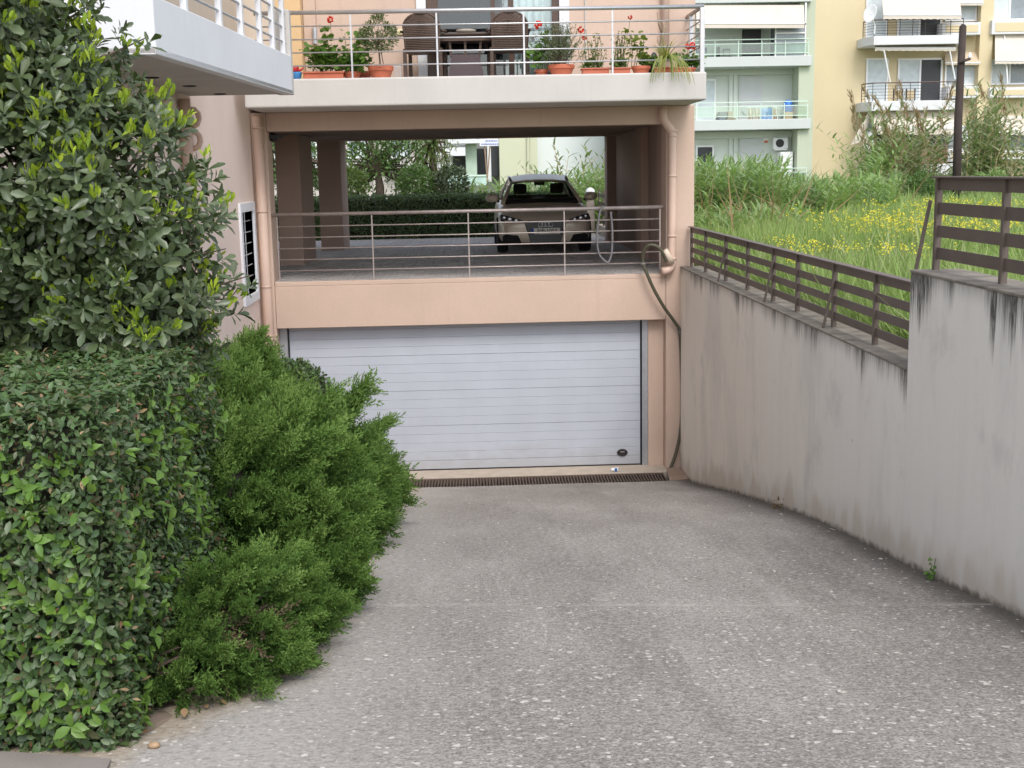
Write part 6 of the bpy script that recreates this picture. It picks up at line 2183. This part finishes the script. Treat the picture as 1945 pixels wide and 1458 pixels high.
for i, (px_, Y, r0, lab) in enumerate(((1740, 42, 1.0, 'dark round bush behind the taller fence post'), (1800, 43, .9, 'grey green bush in the field left of the dark pole foot'), (1690, 42, .9, 'low bush at the foot of the plumed reeds'), (1880, 44, .9, 'pale low bush behind the taller fence slats'), (1560, 36, .8, 'dark leafy bush at the right end of the green reeds'))):
    t = thing('field_bush', lab, 'bush', q(px_, 400, Y))
    n = 2200
    d = unit(rng.normal(0, 1, (n, 3)))
    d[:, 2] = np.abs(d[:, 2])
    P = np.array([at(px_, 400, Y)[0], Y, FZ + .2]) + d * np.array([r0, .8, .9 if i != 4 else .6]) * rng.uniform(.5, 1, (n, 1)) ** .5 * (1 + .2 * np.sin(d[:, :1] * 9))
    v, f, a = scatter(LEAF[[0, 1, 3, 7]], np.array([(0, 2, 1), (1, 2, 3)]), P, d + rng.normal(0, .7, d.shape), rng.normal(0, .5, d.shape) + np.array([0, -.3, 1]), rng.uniform(.10, .17, n), rng.uniform(.06, .1, n))
    link('foliage', np_mesh('foliage', v, f, (tl1, reed_o, reed_o, reed_m, tl1)[i], a), t, kind='stuff')
    MB().tube([(P[0][0], Y, FZ - .05), (P[0][0], Y, FZ + .4)], .03, 5).build('stem', bark, t)

# ------------------------------------------------------------------ small weeds and litter on the driveway
wd_ = thing('wall_weed', 'small green weed growing from the crack at the foot of the right wall', 'weed', (2.97, 7.57, zr(7.57)))
MB().tube([(2.97, 7.57, zr(7.57)), (2.955, 7.55, zr(7.57) + .07), (2.965, 7.55, zr(7.57) + .15)], .003, 5).build('stem', stemg, wd_)
k = 34
zz = rng.uniform(0, .16, k)
P = np.c_[np.full(k, 2.955) - rng.uniform(0, .025, k), 7.56 + rng.normal(0, .018, k), zr(7.57) + zz]
P[:10, 1] += .06
P[:10, 2] = zr(7.57) + .015 + rng.random(10) * .02
v, f, a = scatter(ROUND, ROUND_F, P, rng.normal(0, 1, P.shape), rng.normal(0, .6, P.shape) + np.array([-.6, -.4, .6]), .024, .022)
link('foliage', np_mesh('foliage', v, f, gleaf, a), wd_, kind='stuff')
w2 = thing('dry_weed', 'small withered weed at the foot of the wall near the garage', 'weed', (2.97, 11.5, zr(11.5)))
P = np.array([2.955, 11.5, zr(11.5) + .03]) + rng.normal(0, .025, (20, 3))
v, f, a = scatter(LEAF, LEAF_F, P, rng.normal(0, 1, P.shape), rng.normal(0, 1, P.shape), .05, .03)
link('foliage', np_mesh('foliage', v, f, red_l, a), w2, kind='stuff')
lf = leafm('fallen_leaves', [(.28, .17, .08), (.36, .25, .13), (.22, .13, .07), (.42, .33, .2)], .8, .1)
fl_me = [np_mesh('fallen_leaf', LEAF * np.array([1, 1, 1.6]), LEAF_F, lf, np.full(8, q_)) for q_ in (.1, .4, .7)]
for k in range(60):
    y = rng.uniform(4.75, 6.4) if k < 48 else rng.uniform(8.5, 14)
    x = XEDGE(y) + rng.uniform(-.2, .06)
    o = link('fallen_leaf', fl_me[k % 3], None, Matrix.Translation((x, y, zr(y) + (.02 if x > XEDGE(y) else .05))) @ Matrix.Rotation(rng.uniform(0, TAU), 4, 'Z') @ Matrix.Rotation(rng.normal(0, .3), 4, 'X') @ Matrix.Scale(rng.uniform(.03, .055), 4),
             label='dry brown leaf lying under the junipers at the driveway edge', cat='leaf', group='fallen leaves along the driveway edge')
tag(MB().lathe([(.004, 0), (.016, .004), (.020, .012), (.014, .022), (.004, .026)], (-1.30, 4.58, zr(4.58)), 12, 1.3, .9).build('snail_shell', pm('snail_brown', (.36, .24, .14), .5, .3, 40, 90, .1), smooth=True),
    'small brown snail shell on the driveway beside the hedge corner', 'shell')
stn = pm('pale_pebble', (.43, .40, .36), .8, .1, 20, 60, .1)
pb_me = MB().lathe([(.3, 0), (.9, .25), (1, .5), (.7, .85), (.2, 1)], (0, 0, 0), 9, 1.2, .85).mesh('pebble', stn, True)
for k in range(40):
    y = rng.uniform(4.6, 14)
    x = rng.uniform(-.6, 2.9) if k < 18 else 2.95 - abs(rng.normal(0, .35))
    link('pebble', pb_me, None, Matrix.Translation((x, y, zr(y))) @ Matrix.Rotation(rng.uniform(0, TAU), 4, 'Z') @ Matrix.Scale(rng.uniform(.006, .014), 4),
         label='tiny pale pebble lying loose on the driveway concrete', cat='pebble', group='loose pebbles on the driveway')
# dry twigs under the low juniper
dt = MB()
for k in range(90):
    y = rng.uniform(5.3, 6.1)
    p = np.array([XEDGE(y) + rng.uniform(-.22, .02), y, zr(y) + rng.uniform(.01, .10)])
    e = p + rng.normal(0, .06, 3) * np.array([1, 1, .5])
    e[2] = max(e[2], zr(y) + .01)
    dt.tube([p, (p + e) / 2 + rng.normal(0, .01, 3), e], [.0028, .002, .001], 4, False)
dt.build('dead_twigs', pm('dead_twig', (.24, .17, .14), .9, .2), kind='stuff')
